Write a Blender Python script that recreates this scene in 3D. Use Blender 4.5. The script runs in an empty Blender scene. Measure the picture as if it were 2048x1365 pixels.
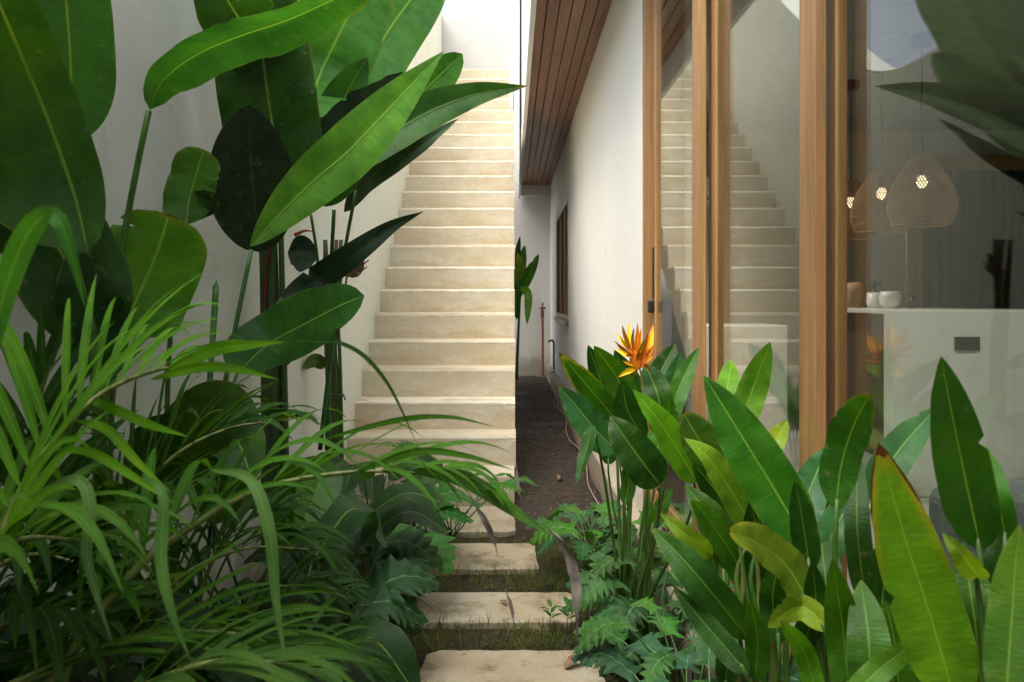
import bpy, bmesh, math, random
from mathutils import Vector, Matrix, noise
R = math.radians
random.seed(7)
SC = bpy.context.scene
COL = SC.collection

# ------------------------------------------------------------------ camera
H = 1.17; F = 1600.0; VX, VY = 1024.0, 602.0
cd = bpy.data.cameras.new('camera'); cam = bpy.data.objects.new('camera', cd); COL.objects.link(cam)
cam.location = (0, 0, H); cam.rotation_euler = (R(90), 0, 0)
cd.sensor_width = 36; cd.lens = 36 * F / 2048; cd.shift_y = -(682.5 - VY) / 2048
cd.clip_start = 0.02; cd.clip_end = 500
cd.dof.use_dof = True; cd.dof.focus_distance = 3.2; cd.dof.aperture_fstop = 9.0
SC.camera = cam
# ------------------------------------------------------------------ light
EL, ROT = 60, 225
w = bpy.data.worlds.new('World'); SC.world = w; w.use_nodes = True
nt = w.node_tree; bg = nt.nodes['Background']
sky = nt.nodes.new('ShaderNodeTexSky'); sky.sky_type = 'NISHITA'; sky.sun_disc = False
sky.sun_elevation = R(EL); sky.sun_rotation = R(ROT); sky.air_density = 1.0; sky.dust_density = 3.5; sky.ozone_density = 1.0
bw_ = nt.nodes.new('ShaderNodeRGBToBW'); nt.links.new(sky.outputs[0], bw_.inputs[0])   # thin bright overcast: half the blue veiled by cloud
tn_ = nt.nodes.new('ShaderNodeMix'); tn_.data_type = 'RGBA'; tn_.blend_type = 'MULTIPLY'; tn_.inputs[0].default_value = 1
nt.links.new(bw_.outputs[0], tn_.inputs[6]); tn_.inputs[7].default_value = (1.0, 1.012, .97, 1)
mx_ = nt.nodes.new('ShaderNodeMix'); mx_.data_type = 'RGBA'; mx_.inputs[0].default_value = .6
nt.links.new(sky.outputs[0], mx_.inputs[6]); nt.links.new(tn_.outputs[2], mx_.inputs[7]); nt.links.new(mx_.outputs[2], bg.inputs[0]); bg.inputs[1].default_value = 0.15
sd = bpy.data.lights.new('sun', 'SUN'); sd.energy = 1.05; sd.angle = R(45); sd.color = (1, .95, .86)
sun = bpy.data.objects.new('sun', sd); COL.objects.link(sun)
# sky sun_rotation is measured clockwise from +Y
a = R(ROT); e = R(EL)
sdir = Vector((math.sin(a) * math.cos(e), math.cos(a) * math.cos(e), math.sin(e)))
sun.rotation_euler = sdir.to_track_quat('Z', 'Y').to_euler()
SC.view_settings.view_transform = 'Standard'; SC.view_settings.look = 'None'
SC.view_settings.gamma = 1; SC.view_settings.exposure = 1.72
SC.cycles.max_bounces = 10; SC.cycles.transparent_max_bounces = 24; SC.cycles.diffuse_bounces = 5

def P(px, py, Y):
    return Vector(((px - VX) / F * Y, Y, H - (py - VY) / F * Y))

# ------------------------------------------------------------------ helpers
def link(o, parent=None):
    COL.objects.link(o)
    if parent is not None:
        o.parent = parent
        o.matrix_parent_inverse = Matrix.Translation(-parent.location)
    return o
def tag(o, label=None, cat=None, group=None, kind=None):
    if label: o['label'] = label
    if cat: o['category'] = cat
    if group: o['group'] = group
    if kind: o['kind'] = kind
    return o
def thing(name, loc, label, cat, group=None):
    o = bpy.data.objects.new(name, None); o.empty_display_size = .05
    o.location = loc; COL.objects.link(o)
    return tag(o, label, cat, group)
class MB:
    """collects geometry (world coordinates) for one mesh object"""
    def __init__(s): s.v = []; s.f = []; s.uv = []; s.mi = []
    def face(s, idx, uvs=None, mi=0):
        s.f.append(idx); s.uv.append(uvs or [(0, 0)] * len(idx)); s.mi.append(mi)
    def box(s, a, b, mi=0):
        x0, y0, z0 = a; x1, y1, z1 = b; n = len(s.v)
        s.v += [(x0,y0,z0),(x1,y0,z0),(x1,y1,z0),(x0,y1,z0),(x0,y0,z1),(x1,y0,z1),(x1,y1,z1),(x0,y1,z1)]
        for q in ((0,3,2,1),(4,5,6,7),(0,1,5,4),(1,2,6,5),(2,3,7,6),(3,0,4,7)):
            s.face([n+i for i in q], mi=mi)
        return s
    def prism(s, poly, axis, c0, c1, mi=0):
        """polygon in the two other axes extruded along axis"""
        n = len(s.v); m = len(poly)
        for c in (c0, c1):
            for (p, q) in poly:
                s.v.append({'x': (c, p, q), 'y': (p, c, q), 'z': (p, q, c)}[axis])
        s.face([n+i for i in range(m)], mi=mi); s.face([n+m+i for i in reversed(range(m))], mi=mi)
        for i in range(m):
            j = (i+1) % m
            s.face([n+i, n+m+i, n+m+j, n+j], mi=mi)
        return s
    def tube(s, pts, rad, seg=7, mi=0, cap=True, flat=1.0):
        pts = [Vector(p) for p in pts]; n0 = len(s.v); N = len(pts)
        up = Vector((.13, .97, .2)); L = 0
        for i, p in enumerate(pts):
            t = (pts[min(i+1, N-1)] - pts[max(i-1, 0)]); t = t.normalized() if t.length > 1e-9 else Vector((0,0,1))
            x = t.cross(up)
            if x.length < .1: x = t.cross(Vector((1, 0, 0)))
            x.normalize(); y = x.cross(t)
            r = rad(i/(N-1)) if callable(rad) else rad
            for k in range(seg):
                a_ = 2*math.pi*k/seg
                s.v.append(tuple(p + x*(r*math.cos(a_)) + y*(r*math.sin(a_)*flat)))
        for i in range(N-1):
            for k in range(seg):
                k2 = (k+1) % seg
                s.face([n0+i*seg+k, n0+i*seg+k2, n0+(i+1)*seg+k2, n0+(i+1)*seg+k],
                       [(k/seg, i/N), ((k+1)/seg, i/N), ((k+1)/seg, (i+1)/N), (k/seg, (i+1)/N)], mi)
        if cap:
            s.face([n0+k for k in reversed(range(seg))], mi=mi)
            s.face([n0+(N-1)*seg+k for k in range(seg)], mi=mi)
        return s
    def lathe(s, c, prof, seg=28, mi=0):
        c = Vector(c); n0 = len(s.v)
        for (r, z) in prof:
            for k in range(seg):
                a_ = 2*math.pi*k/seg
                s.v.append((c.x+r*math.cos(a_), c.y+r*math.sin(a_), c.z+z))
        for i in range(len(prof)-1):
            for k in range(seg):
                k2 = (k+1) % seg
                s.face([n0+i*seg+k, n0+i*seg+k2, n0+(i+1)*seg+k2, n0+(i+1)*seg+k], mi=mi)
        return s
    def strip(s, grid, uvs, mi=0):
        n0 = len(s.v); M = len(grid[0])
        for row in grid: s.v += [tuple(p) for p in row]
        for i in range(len(grid)-1):
            for j in range(M-1):
                s.face([n0+i*M+j, n0+i*M+j+1, n0+(i+1)*M+j+1, n0+(i+1)*M+j],
                       [uvs[i][j], uvs[i][j+1], uvs[i+1][j+1], uvs[i+1][j]], mi)
        return s
    def build(s, name, mats, parent=None, smooth=False, bevel=0, color=None, bseg=2):
        me = bpy.data.meshes.new(name); me.from_pydata(s.v, [], s.f)
        if not isinstance(mats, (list, tuple)): mats = [mats]
        for m in mats: me.materials.append(m)
        ul = me.uv_layers.new(name='UVMap')
        flat = [c for f in s.uv for uv in f for c in uv]
        ul.data.foreach_set('uv', flat)
        me.polygons.foreach_set('material_index', s.mi)
        if smooth: me.polygons.foreach_set('use_smooth', [True]*len(s.f))
        me.update()
        o = bpy.data.objects.new(name, me)
        if color: o.color = color
        link(o, parent)
        if bevel:
            b = o.modifiers.new('bevel', 'BEVEL'); b.width = bevel; b.segments = bseg; b.limit_method = 'ANGLE'
        return o

def spline(pts, N):
    """Catmull-Rom through pts, N+1 samples evenly in parameter by chord length"""
    pts = [Vector(p) for p in pts]
    if len(pts) == 2: return [pts[0].lerp(pts[1], i/N) for i in range(N+1)]
    q = [2*pts[0]-pts[1]] + pts + [2*pts[-1]-pts[-2]]
    d = [0]
    for i in range(len(pts)-1): d.append(d[-1] + (pts[i+1]-pts[i]).length)
    out = []
    for k in range(N+1):
        s_ = d[-1]*k/N; i = 0
        while i < len(pts)-2 and s_ > d[i+1]: i += 1
        t = (s_-d[i])/max(1e-9, d[i+1]-d[i])
        a0, a1, a2, a3 = q[i], q[i+1], q[i+2], q[i+3]
        out.append(.5*((2*a1)+(-a0+a2)*t+(2*a0-5*a1+4*a2-a3)*t*t+(-a0+3*a1-3*a2+a3)*t**3))
    return out

# ------------------------------------------------------------------ materials
def newmat(name):
    m = bpy.data.materials.new(name); m.use_nodes = True
    return m, m.node_tree.nodes, m.node_tree.links, m.node_tree.nodes['Principled BSDF']
def nz(N, L, co, scale, detail=4, rough=.55, vec=None, dim=None):
    n = N.new('ShaderNodeTexNoise'); n.inputs['Scale'].default_value = scale
    n.inputs['Detail'].default_value = detail; n.inputs['Roughness'].default_value = rough
    if vec:
        mp = N.new('ShaderNodeMapping'); mp.inputs['Scale'].default_value = vec
        L.new(co, mp.inputs[0]); L.new(mp.outputs[0], n.inputs['Vector'])
    else: L.new(co, n.inputs['Vector'])
    return n.outputs['Fac']
def ramp(N, L, fac, stops):
    r = N.new('ShaderNodeValToRGB'); el = r.color_ramp.elements
    while len(el) < len(stops): el.new(.5)
    for e_, (p, c) in zip(el, stops):
        e_.position = p; e_.color = (c[0], c[1], c[2], 1) if isinstance(c, tuple) else (c, c, c, 1)
    L.new(fac, r.inputs[0]); return r.outputs[0]
def mix(N, L, fac, a_, b_, mode='MIX'):
    m = N.new('ShaderNodeMix'); m.data_type = 'RGBA'; m.blend_type = mode
    for s_, v in ((0, fac), (6, a_), (7, b_)):
        if isinstance(v, (int, float)): m.inputs[s_].default_value = v
        elif isinstance(v, tuple): m.inputs[s_].default_value = (*v[:3], 1)
        else: L.new(v, m.inputs[s_])
    return m.outputs[2]
def mth(N, L, op, a_, b_=None, clamp=False):
    m = N.new('ShaderNodeMath'); m.operation = op; m.use_clamp = clamp
    for s_, v in ((0, a_), (1, b_)):
        if v is None: continue
        if isinstance(v, (int, float)): m.inputs[s_].default_value = v
        else: L.new(v, m.inputs[s_])
    return m.outputs[0]
def bump(N, L, B, h, strength=.3, dist=.01):
    b = N.new('ShaderNodeBump'); b.inputs['Strength'].default_value = strength; b.inputs['Distance'].default_value = dist
    L.new(h, b.inputs['Height']); L.new(b.outputs[0], B.inputs['Normal']); return b.outputs[0]
def objco(N): return N.new('ShaderNodeTexCoord').outputs['Object']
def geopos(N): return N.new('ShaderNodeNewGeometry').outputs['Position']

def mat_plain(name, col, rough=.6, metal=0, var=.12, scale=12, bmp=.15, spec=.5):
    m, N, L, B = newmat(name); co = geopos(N)
    n = nz(N, L, co, scale, 5)
    c = ramp(N, L, n, [(.3, tuple(x*(1-var) for x in col)), (.7, tuple(min(1, x*(1+var)) for x in col))])
    L.new(c, B.inputs['Base Color']); B.inputs['Roughness'].default_value = rough; B.inputs['Metallic'].default_value = metal
    B.inputs['Specular IOR Level'].default_value = spec
    bump(N, L, B, nz(N, L, co, scale*8, 3), bmp, .003)
    return m
def mat_plaster(name, col, stain, amt=.35, streak=True, bmp=.25, rough=.85):
    m, N, L, B = newmat(name); co = geopos(N)
    n1 = nz(N, L, co, 1.1, 5, .6); n2 = nz(N, L, co, 6, 6, .65)
    f = ramp(N, L, n1, [(.42, 0.0), (.72, 1.0)])
    f = mth(N, L, 'MULTIPLY', f, amt)
    c = mix(N, L, f, col, stain)
    if streak:
        n3 = nz(N, L, co, 1.0, 5, .6, vec=(7, 7, .45))
        f3 = mth(N, L, 'MULTIPLY', ramp(N, L, n3, [(.52, 0.0), (.78, 1.0)]), amt*.6)
        c = mix(N, L, f3, c, tuple(x*.8 for x in stain))
    c = mix(N, L, mth(N, L, 'MULTIPLY', ramp(N, L, n2, [(.3, 1.0), (.7, 0.0)]), .10), c, tuple(x*.78 for x in col))
    if streak:   # splash dirt with a ragged top just above the soil, and a few faint scuffs
        sx = N.new('ShaderNodeSeparateXYZ'); L.new(co, sx.inputs[0])
        sp_h = mth(N, L, 'MULTIPLY', nz(N, L, co, 1, 6, .7, vec=(5, 5, 2.2)), .75)
        spl = ramp(N, L, mth(N, L, 'SUBTRACT', sp_h, sx.outputs[2]), [(.0, 0.0), (.22, .65)])
        c = mix(N, L, spl, c, (.30, .235, .16))
        sc = ramp(N, L, nz(N, L, co, 1, 6, .75, vec=(2.4, 2.4, 3.4)), [(.60, 0.0), (.66, .22)])
        c = mix(N, L, sc, c, tuple(x*.66 for x in col))
    L.new(c, B.inputs['Base Color']); B.inputs['Roughness'].default_value = rough
    B.inputs['Specular IOR Level'].default_value = .25
    h = mth(N, L, 'ADD', mth(N, L, 'ADD', nz(N, L, co, 9, 4), mth(N, L, 'MULTIPLY', nz(N, L, co, 1, 3, .5, vec=(3, 3, 7)), 1.0)), mth(N, L, 'MULTIPLY', nz(N, L, co, 90, 3), .35))
    bump(N, L, B, h, bmp, .012)
    return m
def mat_stair(name, k=1.0, tint=(1, 1, 1), foot=True):
    """cream lime plaster with ochre water stains, blotched from step to step"""
    m, N, L, B = newmat(name); co = geopos(N)
    base = (.66*k, .59*k, .475*k); ochre = (.47*k, .32*k, .145*k); pale = (.68*k, .64*k, .56*k)
    base, ochre, pale = [tuple(v*t_ for v, t_ in zip(q, tint)) for q in (base, ochre, pale)]
    n1 = nz(N, L, co, 2.3, 5, .62); n2 = nz(N, L, co, 2.6, 5, .6, vec=(1, 1, 3.2)); n3 = nz(N, L, co, 14, 6, .7)
    c = mix(N, L, ramp(N, L, n1, [(.35, 0.0), (.62, 1.0)]), base, pale)
    fo = mth(N, L, 'MULTIPLY', ramp(N, L, n2, [(.47, 0.0), (.53, .55), (.75, 1.0)]), .36)
    c = mix(N, L, fo, c, ochre)
    if foot:   # damp stains with a ragged tide line on the lower half of each riser
        sx = N.new('ShaderNodeSeparateXYZ'); L.new(co, sx.inputs[0])
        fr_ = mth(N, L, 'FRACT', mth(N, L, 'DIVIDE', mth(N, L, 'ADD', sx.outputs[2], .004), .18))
        lev = mth(N, L, 'MULTIPLY', mth(N, L, 'SUBTRACT', nz(N, L, co, 1, 5, .6, vec=(3.2, 1.3, 6)), .34), 1.9)
        tide = ramp(N, L, mth(N, L, 'SUBTRACT', lev, fr_), [(.0, 0.0), (.04, .8), (.25, .55)])
        c = mix(N, L, mth(N, L, 'MULTIPLY', tide, .34), c, tuple(v*.95 for v in ochre))
        nosing_glint = ramp(N, L, mth(N, L, 'ADD', fr_, mth(N, L, 'MULTIPLY', mth(N, L, 'SUBTRACT', n3, .5), .10)), [(.90, 0.0), (.94, .85)])  # pale line on each nosing: its edge highlight painted into the colour
        c = mix(N, L, nosing_glint, c, tuple(min(.85, v*1.25) for v in pale))
    c = mix(N, L, mth(N, L, 'MULTIPLY', ramp(N, L, n3, [(.35, 1.0), (.6, 0.0)]), .28), c, tuple(x*.72 for x in base))
    if not foot:   # mud and moss creeping over the stones
        md = ramp(N, L, nz(N, L, co, 4.5, 7, .75), [(.50, 0.0), (.60, .55), (.72, .8)])
        c = mix(N, L, md, c, (.16, .115, .055))
        c = mix(N, L, ramp(N, L, nz(N, L, co, 9, 6, .7), [(.60, 0.0), (.70, .5)]), c, (.10, .10, .03))
    # fine pitting
    n4 = nz(N, L, co, 70, 3, .6)
    c = mix(N, L, mth(N, L, 'MULTIPLY', ramp(N, L, n4, [(.28, 1.0), (.4, 0.0)]), .35), c, tuple(x*.5 for x in base))
    L.new(c, B.inputs['Base Color']); B.inputs['Roughness'].default_value = .88; B.inputs['Specular IOR Level'].default_value = .2
    h = mth(N, L, 'ADD', nz(N, L, co, 11, 5), mth(N, L, 'MULTIPLY', nz(N, L, co, 80, 4), .5))
    bump(N, L, B, h, .45, .012)
    return m
def mat_wood(name, ca, cb, axis='z', plank=None, rough=.45, dark=(.06, .028, .012)):
    m, N, L, B = newmat(name); co = geopos(N)
    v = {'z': (26, 26, 1.1), 'y': (26, 1.1, 26), 'x': (1.1, 26, 26)}[axis]
    v2 = {'z': (5, 5, .5), 'y': (5, .5, 5), 'x': (.5, 5, 5)}[axis]
    v3 = {'z': (120, 120, 3), 'y': (120, 3, 120), 'x': (3, 120, 120)}[axis]
    g = nz(N, L, co, 1, 6, .65, vec=v); g2 = nz(N, L, co, 1, 4, .6, vec=v2); g3 = nz(N, L, co, 1, 3, .6, vec=v3)
    s_ = mth(N, L, 'ADD', mth(N, L, 'MULTIPLY', g, .55), mth(N, L, 'MULTIPLY', g2, .45))
    c = ramp(N, L, s_, [(.34, cb), (.5, tuple((x+y)/2 for x, y in zip(ca, cb))), (.64, ca)])
    c = mix(N, L, mth(N, L, 'MULTIPLY', ramp(N, L, g3, [(.3, 1.0), (.45, 0.0)]), .45), c, dark)
    oi = N.new('ShaderNodeObjectInfo')
    hs = N.new('ShaderNodeHueSaturation'); L.new(c, hs.inputs['Color'])
    L.new(mth(N, L, 'ADD', .88, mth(N, L, 'MULTIPLY', oi.outputs['Random'], .24)), hs.inputs['Value'])
    L.new(hs.outputs[0], B.inputs['Base Color'])
    B.inputs['Roughness'].default_value = rough
    bump(N, L, B, mth(N, L, 'ADD', g, mth(N, L, 'MULTIPLY', g3, .4)), .18, .004)
    return m
def mat_glass(name):
    m, N, L, B = newmat(name); N.remove(B)
    out = N['Material Output']; ge = N.new('ShaderNodeNewGeometry')
    d = N.new('ShaderNodeVectorMath'); d.operation = 'DOT_PRODUCT'
    L.new(ge.outputs['Incoming'], d.inputs[0]); L.new(ge.outputs['Normal'], d.inputs[1])
    c = mth(N, L, 'ABSOLUTE', d.outputs['Value'])
    p = mth(N, L, 'POWER', mth(N, L, 'SUBTRACT', 1.0, c, True), 5.0)
    fr = mth(N, L, 'ADD', mth(N, L, 'MULTIPLY', p, .955), .045, True)
    t = N.new('ShaderNodeBsdfTransparent'); t.inputs[0].default_value = (.93, .96, .94, 1)
    g = N.new('ShaderNodeBsdfGlossy'); g.inputs['Roughness'].default_value = .0; g.inputs[0].default_value = (.97, .97, .96, 1)
    mx = N.new('ShaderNodeMixShader'); L.new(fr, mx.inputs[0]); L.new(t.outputs[0], mx.inputs[1]); L.new(g.outputs[0], mx.inputs[2])
    L.new(mx.outputs[0], out.inputs[0])
    return m
def mat_leaf(name, vein=60, slant=.28, rib=.022, ribcol=(.28, .42, .06), rough=.36, trans=.34, veinamt=.12, bmp=.45, spec=.30):
    """leaf blade: object colour = its own green, alpha = 1 - dryness of its rim; U across (0..1), V along"""
    m, N, L, B = newmat(name)
    uv = N.new('ShaderNodeUVMap').outputs[0]; sp = N.new('ShaderNodeSeparateXYZ'); L.new(uv, sp.inputs[0])
    oi = N.new('ShaderNodeObjectInfo'); base = oi.outputs['Color']
    au = mth(N, L, 'ABSOLUTE', mth(N, L, 'MULTIPLY', mth(N, L, 'SUBTRACT', sp.outputs[0], .5), 2.0))
    wob = mth(N, L, 'MULTIPLY', nz(N, L, uv, 3, 4), .05)
    ph = mth(N, L, 'ADD', mth(N, L, 'SUBTRACT', sp.outputs[1], mth(N, L, 'MULTIPLY', au, slant)), wob)
    s1 = mth(N, L, 'SINE', mth(N, L, 'MULTIPLY', ph, vein*6.283))
    nv = nz(N, L, uv, 1, 3, vec=(3, 40, 1))
    pos = geopos(N); nb = nz(N, L, pos, 9, 4, .6); nf = nz(N, L, pos, 60, 3, .6)
    dk = mix(N, L, 1.0, base, (.50, .58, .55), 'MULTIPLY')
    lt = mix(N, L, 1.0, base, (1.5, 1.32, 1.2), 'MULTIPLY')
    c = mix(N, L, ramp(N, L, nb, [(.3, 0.0), (.7, 1.0)]), dk, lt)
    c = mix(N, L, mth(N, L, 'MULTIPLY', ramp(N, L, s1, [(.1, 0.0), (.95, 1.0)]), veinamt), c, lt)
    c = mix(N, L, mth(N, L, 'MULTIPLY', ramp(N, L, nv, [(.4, 0.0), (.7, 1.0)]), .4), c, dk)
    ribf = ramp(N, L, au, [(rib*.6, 1.0), (rib*1.7, 0.0)])
    rc = mix(N, L, .55, mix(N, L, 1.0, base, (2.6, 2.0, 2.2), 'MULTIPLY'), ribcol)
    c = mix(N, L, mth(N, L, 'MULTIPLY', ribf, .85), c, rc)
    # thin yellowish rim, and a dry brown one where alpha < 1
    rimf = ramp(N, L, au, [(.955, 0.0), (.99, 1.0)])
    c = mix(N, L, mth(N, L, 'MULTIPLY', mth(N, L, 'MULTIPLY', rimf, ramp(N, L, nb, [(.4, 0.0), (.7, 1.0)])), .5), c, (.26, .22, .06))
    dry = mth(N, L, 'SUBTRACT', 1.0, oi.outputs['Alpha'])
    edge = mth(N, L, 'MAXIMUM', mth(N, L, 'MULTIPLY', au, sp.outputs[1]), mth(N, L, 'MULTIPLY', mth(N, L, 'POWER', sp.outputs[1], 6.0), .98))
    edge = mth(N, L, 'ADD', edge, mth(N, L, 'MULTIPLY', mth(N, L, 'SUBTRACT', nz(N, L, uv, 5, 4), .5), .35))
    df = mth(N, L, 'GREATER_THAN', mth(N, L, 'ADD', edge, mth(N, L, 'MULTIPLY', dry, .45)), 1.0)
    yf = mth(N, L, 'MULTIPLY', ramp(N, L, mth(N, L, 'ADD', edge, mth(N, L, 'MULTIPLY', dry, .45)), [(.72, 0.0), (1.0, 1.0)]), mth(N, L, 'MINIMUM', mth(N, L, 'MULTIPLY', dry, 1.6), .9))
    c = mix(N, L, yf, c, (.42, .36, .02))
    df = mth(N, L, 'MULTIPLY', df, mth(N, L, 'GREATER_THAN', dry, .02))
    c = mix(N, L, df, c, (.12, .045, .015))
    # small blemishes
    spf = mth(N, L, 'MULTIPLY', ramp(N, L, nf, [(.66, 0.0), (.72, 1.0)]), .6)
    c = mix(N, L, spf, c, (.17, .15, .05))
    # blotches of older, yellower tissue and faint dust
    bl = ramp(N, L, nz(N, L, pos, 5.5, 5, .65), [(.52, 0.0), (.68, .5)])
    c = mix(N, L, bl, c, mix(N, L, 1.0, base, (1.9, 1.35, .9), 'MULTIPLY'))
    du = ramp(N, L, nz(N, L, pos, 26, 6, .75), [(.56, 0.0), (.72, .16)])
    c = mix(N, L, du, c, (.20, .22, .15))
    ge = N.new('ShaderNodeNewGeometry')
    c = mix(N, L, mth(N, L, 'MULTIPLY', ge.outputs['Backfacing'], .35), c, mix(N, L, 1.0, c, (1.25, 1.15, 1.35), 'MULTIPLY'))
    L.new(c, B.inputs['Base Color'])
    L.new(mth(N, L, 'ADD', rough, mth(N, L, 'MULTIPLY', nb, .22)), B.inputs['Roughness'])
    B.inputs['Specular IOR Level'].default_value = spec
    hh = mth(N, L, 'ADD', mth(N, L, 'MULTIPLY', s1, .06), mth(N, L, 'ADD', mth(N, L, 'MULTIPLY', nv, .8), mth(N, L, 'MULTIPLY', ribf, .6)))
    nrm = bump(N, L, B, hh, bmp, .0035)
    tr = N.new('ShaderNodeBsdfTranslucent')
    tc = mix(N, L, 1.0, c, (1.9, 1.7, .55), 'MULTIPLY'); L.new(tc, tr.inputs[0]); L.new(nrm, tr.inputs['Normal'])
    mx = N.new('ShaderNodeMixShader'); mx.inputs[0].default_value = trans
    L.new(B.outputs[0], mx.inputs[1]); L.new(tr.outputs[0], mx.inputs[2]); L.new(mx.outputs[0], N['Material Output'].inputs[0])
    return m
def mat_stem(name):
    m, N, L, B = newmat(name); oi = N.new('ShaderNodeObjectInfo'); co = geopos(N)
    n = nz(N, L, co, 1, 4, vec=(60, 60, 5)); n2 = nz(N, L, co, 14, 4)
    c = mix(N, L, ramp(N, L, n, [(.35, 0.0), (.65, 1.0)]), mix(N, L, 1.0, oi.outputs['Color'], (.6, .6, .6), 'MULTIPLY'), mix(N, L, 1.0, oi.outputs['Color'], (1.35, 1.3, 1.2), 'MULTIPLY'))
    c = mix(N, L, mth(N, L, 'MULTIPLY', ramp(N, L, n2, [(.58, 0.0), (.7, 1.0)]), .6), c, (.09, .06, .025))
    L.new(c, B.inputs['Base Color']); B.inputs['Roughness'].default_value = .45
    bump(N, L, B, n, .2, .002)
    return m
def mat_soil(name):
    m, N, L, B = newmat(name); co = geopos(N)
    n1 = nz(N, L, co, 1.6, 5, .6); n2 = nz(N, L, co, 22, 6, .7); n3 = nz(N, L, co, 120, 3)
    c = ramp(N, L, n1, [(.35, (.038, .025, .016)), (.6, (.088, .054, .031)), (.75, (.12, .080, .048))])
    c = mix(N, L, ramp(N, L, n2, [(.45, 0.0), (.62, .75)]), c, (.018, .013, .010))
    c = mix(N, L, mth(N, L, 'MULTIPLY', ramp(N, L, n3, [(.68, 0.0), (.74, 1.0)]), .7), c, (.22, .18, .13))
    L.new(c, B.inputs['Base Color'])
    L.new(ramp(N, L, n1, [(.35, .45), (.6, .95)]), B.inputs['Roughness'])
    bump(N, L, B, mth(N, L, 'ADD', mth(N, L, 'MULTIPLY', n2, 1.2), mth(N, L, 'MULTIPLY', n3, .5)), 1.0, .06)
    return m
def mat_emit(name, col, s_):
    m, N, L, B = newmat(name); B.inputs['Emission Color'].default_value = (*col, 1); B.inputs['Emission Strength'].default_value = s_
    B.inputs['Base Color'].default_value = (.8, .8, .8, 1); return m

M = dict(
    wall=mat_plaster('white render', (.80, .785, .74), (.66, .60, .50), .16),
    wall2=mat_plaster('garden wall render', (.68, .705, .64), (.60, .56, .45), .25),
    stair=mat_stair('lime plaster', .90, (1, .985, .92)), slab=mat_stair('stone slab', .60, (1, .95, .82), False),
    wall3=mat_plaster('dimmed white render', (.47, .47, .465), (.42, .41, .38), .2),  # white end wall, its colour darkened to offset the direct sun on it
    kerb=mat_plaster('kerb plaster', (.42, .37, .31), (.20, .14, .09), .6),
    soil=mat_soil('dark soil'),
    teak=mat_wood('teak upright', (.385, .215, .082), (.19, .092, .032), 'z'),
    teaky=mat_wood('teak rail', (.355, .195, .075), (.17, .08, .028), 'y'),
    soffit=mat_wood('soffit boards', (.34, .155, .065), (.16, .065, .026), 'y', rough=.38, dark=(.03, .012, .006)),
    groove=mat_plain('groove shadow paint', (.02, .009, .005), .8),
    umber=mat_wood('dark stained timber', (.075, .045, .028), (.035, .02, .012), 'z'),
    glass=mat_glass('window glass'),
    alu=mat_plain('grey aluminium', (.32, .32, .31), .45, .6),
    black=mat_plain('black plastic', (.015, .015, .016), .4),
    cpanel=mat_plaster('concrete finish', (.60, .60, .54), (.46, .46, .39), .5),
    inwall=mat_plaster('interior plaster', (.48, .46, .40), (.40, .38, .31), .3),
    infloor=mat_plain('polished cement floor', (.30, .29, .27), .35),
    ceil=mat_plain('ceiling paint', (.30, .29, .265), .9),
    curtain=mat_plain('charcoal curtain', (.016, .016, .016), .9),
    sofa=mat_plain('grey sofa fabric', (.085, .085, .09), .95, 0, .15, 60, .5),
    rattan=mat_plain('rattan cane', (.40, .25, .15), .6),
    white=mat_plain('white ceramic', (.72, .71, .68), .3),
    blind=mat_plain('white painted metal', (.82, .82, .76), .5),
    bulb=mat_emit('lit bulb', (1, .74, .42), .9), down=mat_emit('lit downlight', (1, .93, .8), 9),
    roof=mat_plain('dark roof tiles', (.05, .048, .05), .75, 0, .3, 6, .5),
    rust=mat_plain('rusty iron', (.22, .085, .045), .8, 0, .4, 20, .4),
    pipe=mat_plain('grey pipe', (.16, .165, .17), .5),
    leaf=mat_leaf('broad leaf', 46, .30), leafs=mat_leaf('small broad leaf', 26, .35, .030, rough=.34),
    dark=mat_leaf('matte dark leaf', 46, .30, .018, (.04, .06, .03), .5, .10, .2, .4),
    blade=mat_leaf('palm leaflet', 0.5, .0, .05, (.12, .24, .03), .48, .34, .0, .2, spec=.16),
    lobed=mat_leaf('lobed leaf', 9, .55, .035, (.16, .30, .14), .42, .18, .25, .6),
    stem=mat_stem('plant stem'), dry=mat_plain('dry leaf', (.17, .10, .055), .8, 0, .35, 30, .5),
)

# ------------------------------------------------------------------ setting: ground
def ground():
    b = MB(); xs = [-200, -30, -6, -2] + [-1.1+.03*i for i in range(61)] + [.75, 2, 6, 30, 200]
    ys = [-200, -30, -6, 0] + [2+.035*i for i in range(304)] + [13.2, 20, 60, 200]
    grid = []; uv = []
    for y in ys:
        row = []
        for x in xs:
            z = 0
            if -1.2 < x < .72 and 1.9 < y < 12.6:
                q_ = 1 if y > 4.3 else .5; z = q_*(.020*(noise.noise(Vector((x*3, y*3, 0)))) + .014*noise.noise(Vector((x*13, y*13, 3))))+.008*max(0, noise.noise(Vector((x*31, y*31, 7))))
            row.append((x, y, z-.008))
        grid.append(row); uv.append([(0, 0)]*len(row))
    b.strip(grid, uv)
    tag(b.build('ground', M['soil'], smooth=True), kind='structure')
ground()

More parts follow.
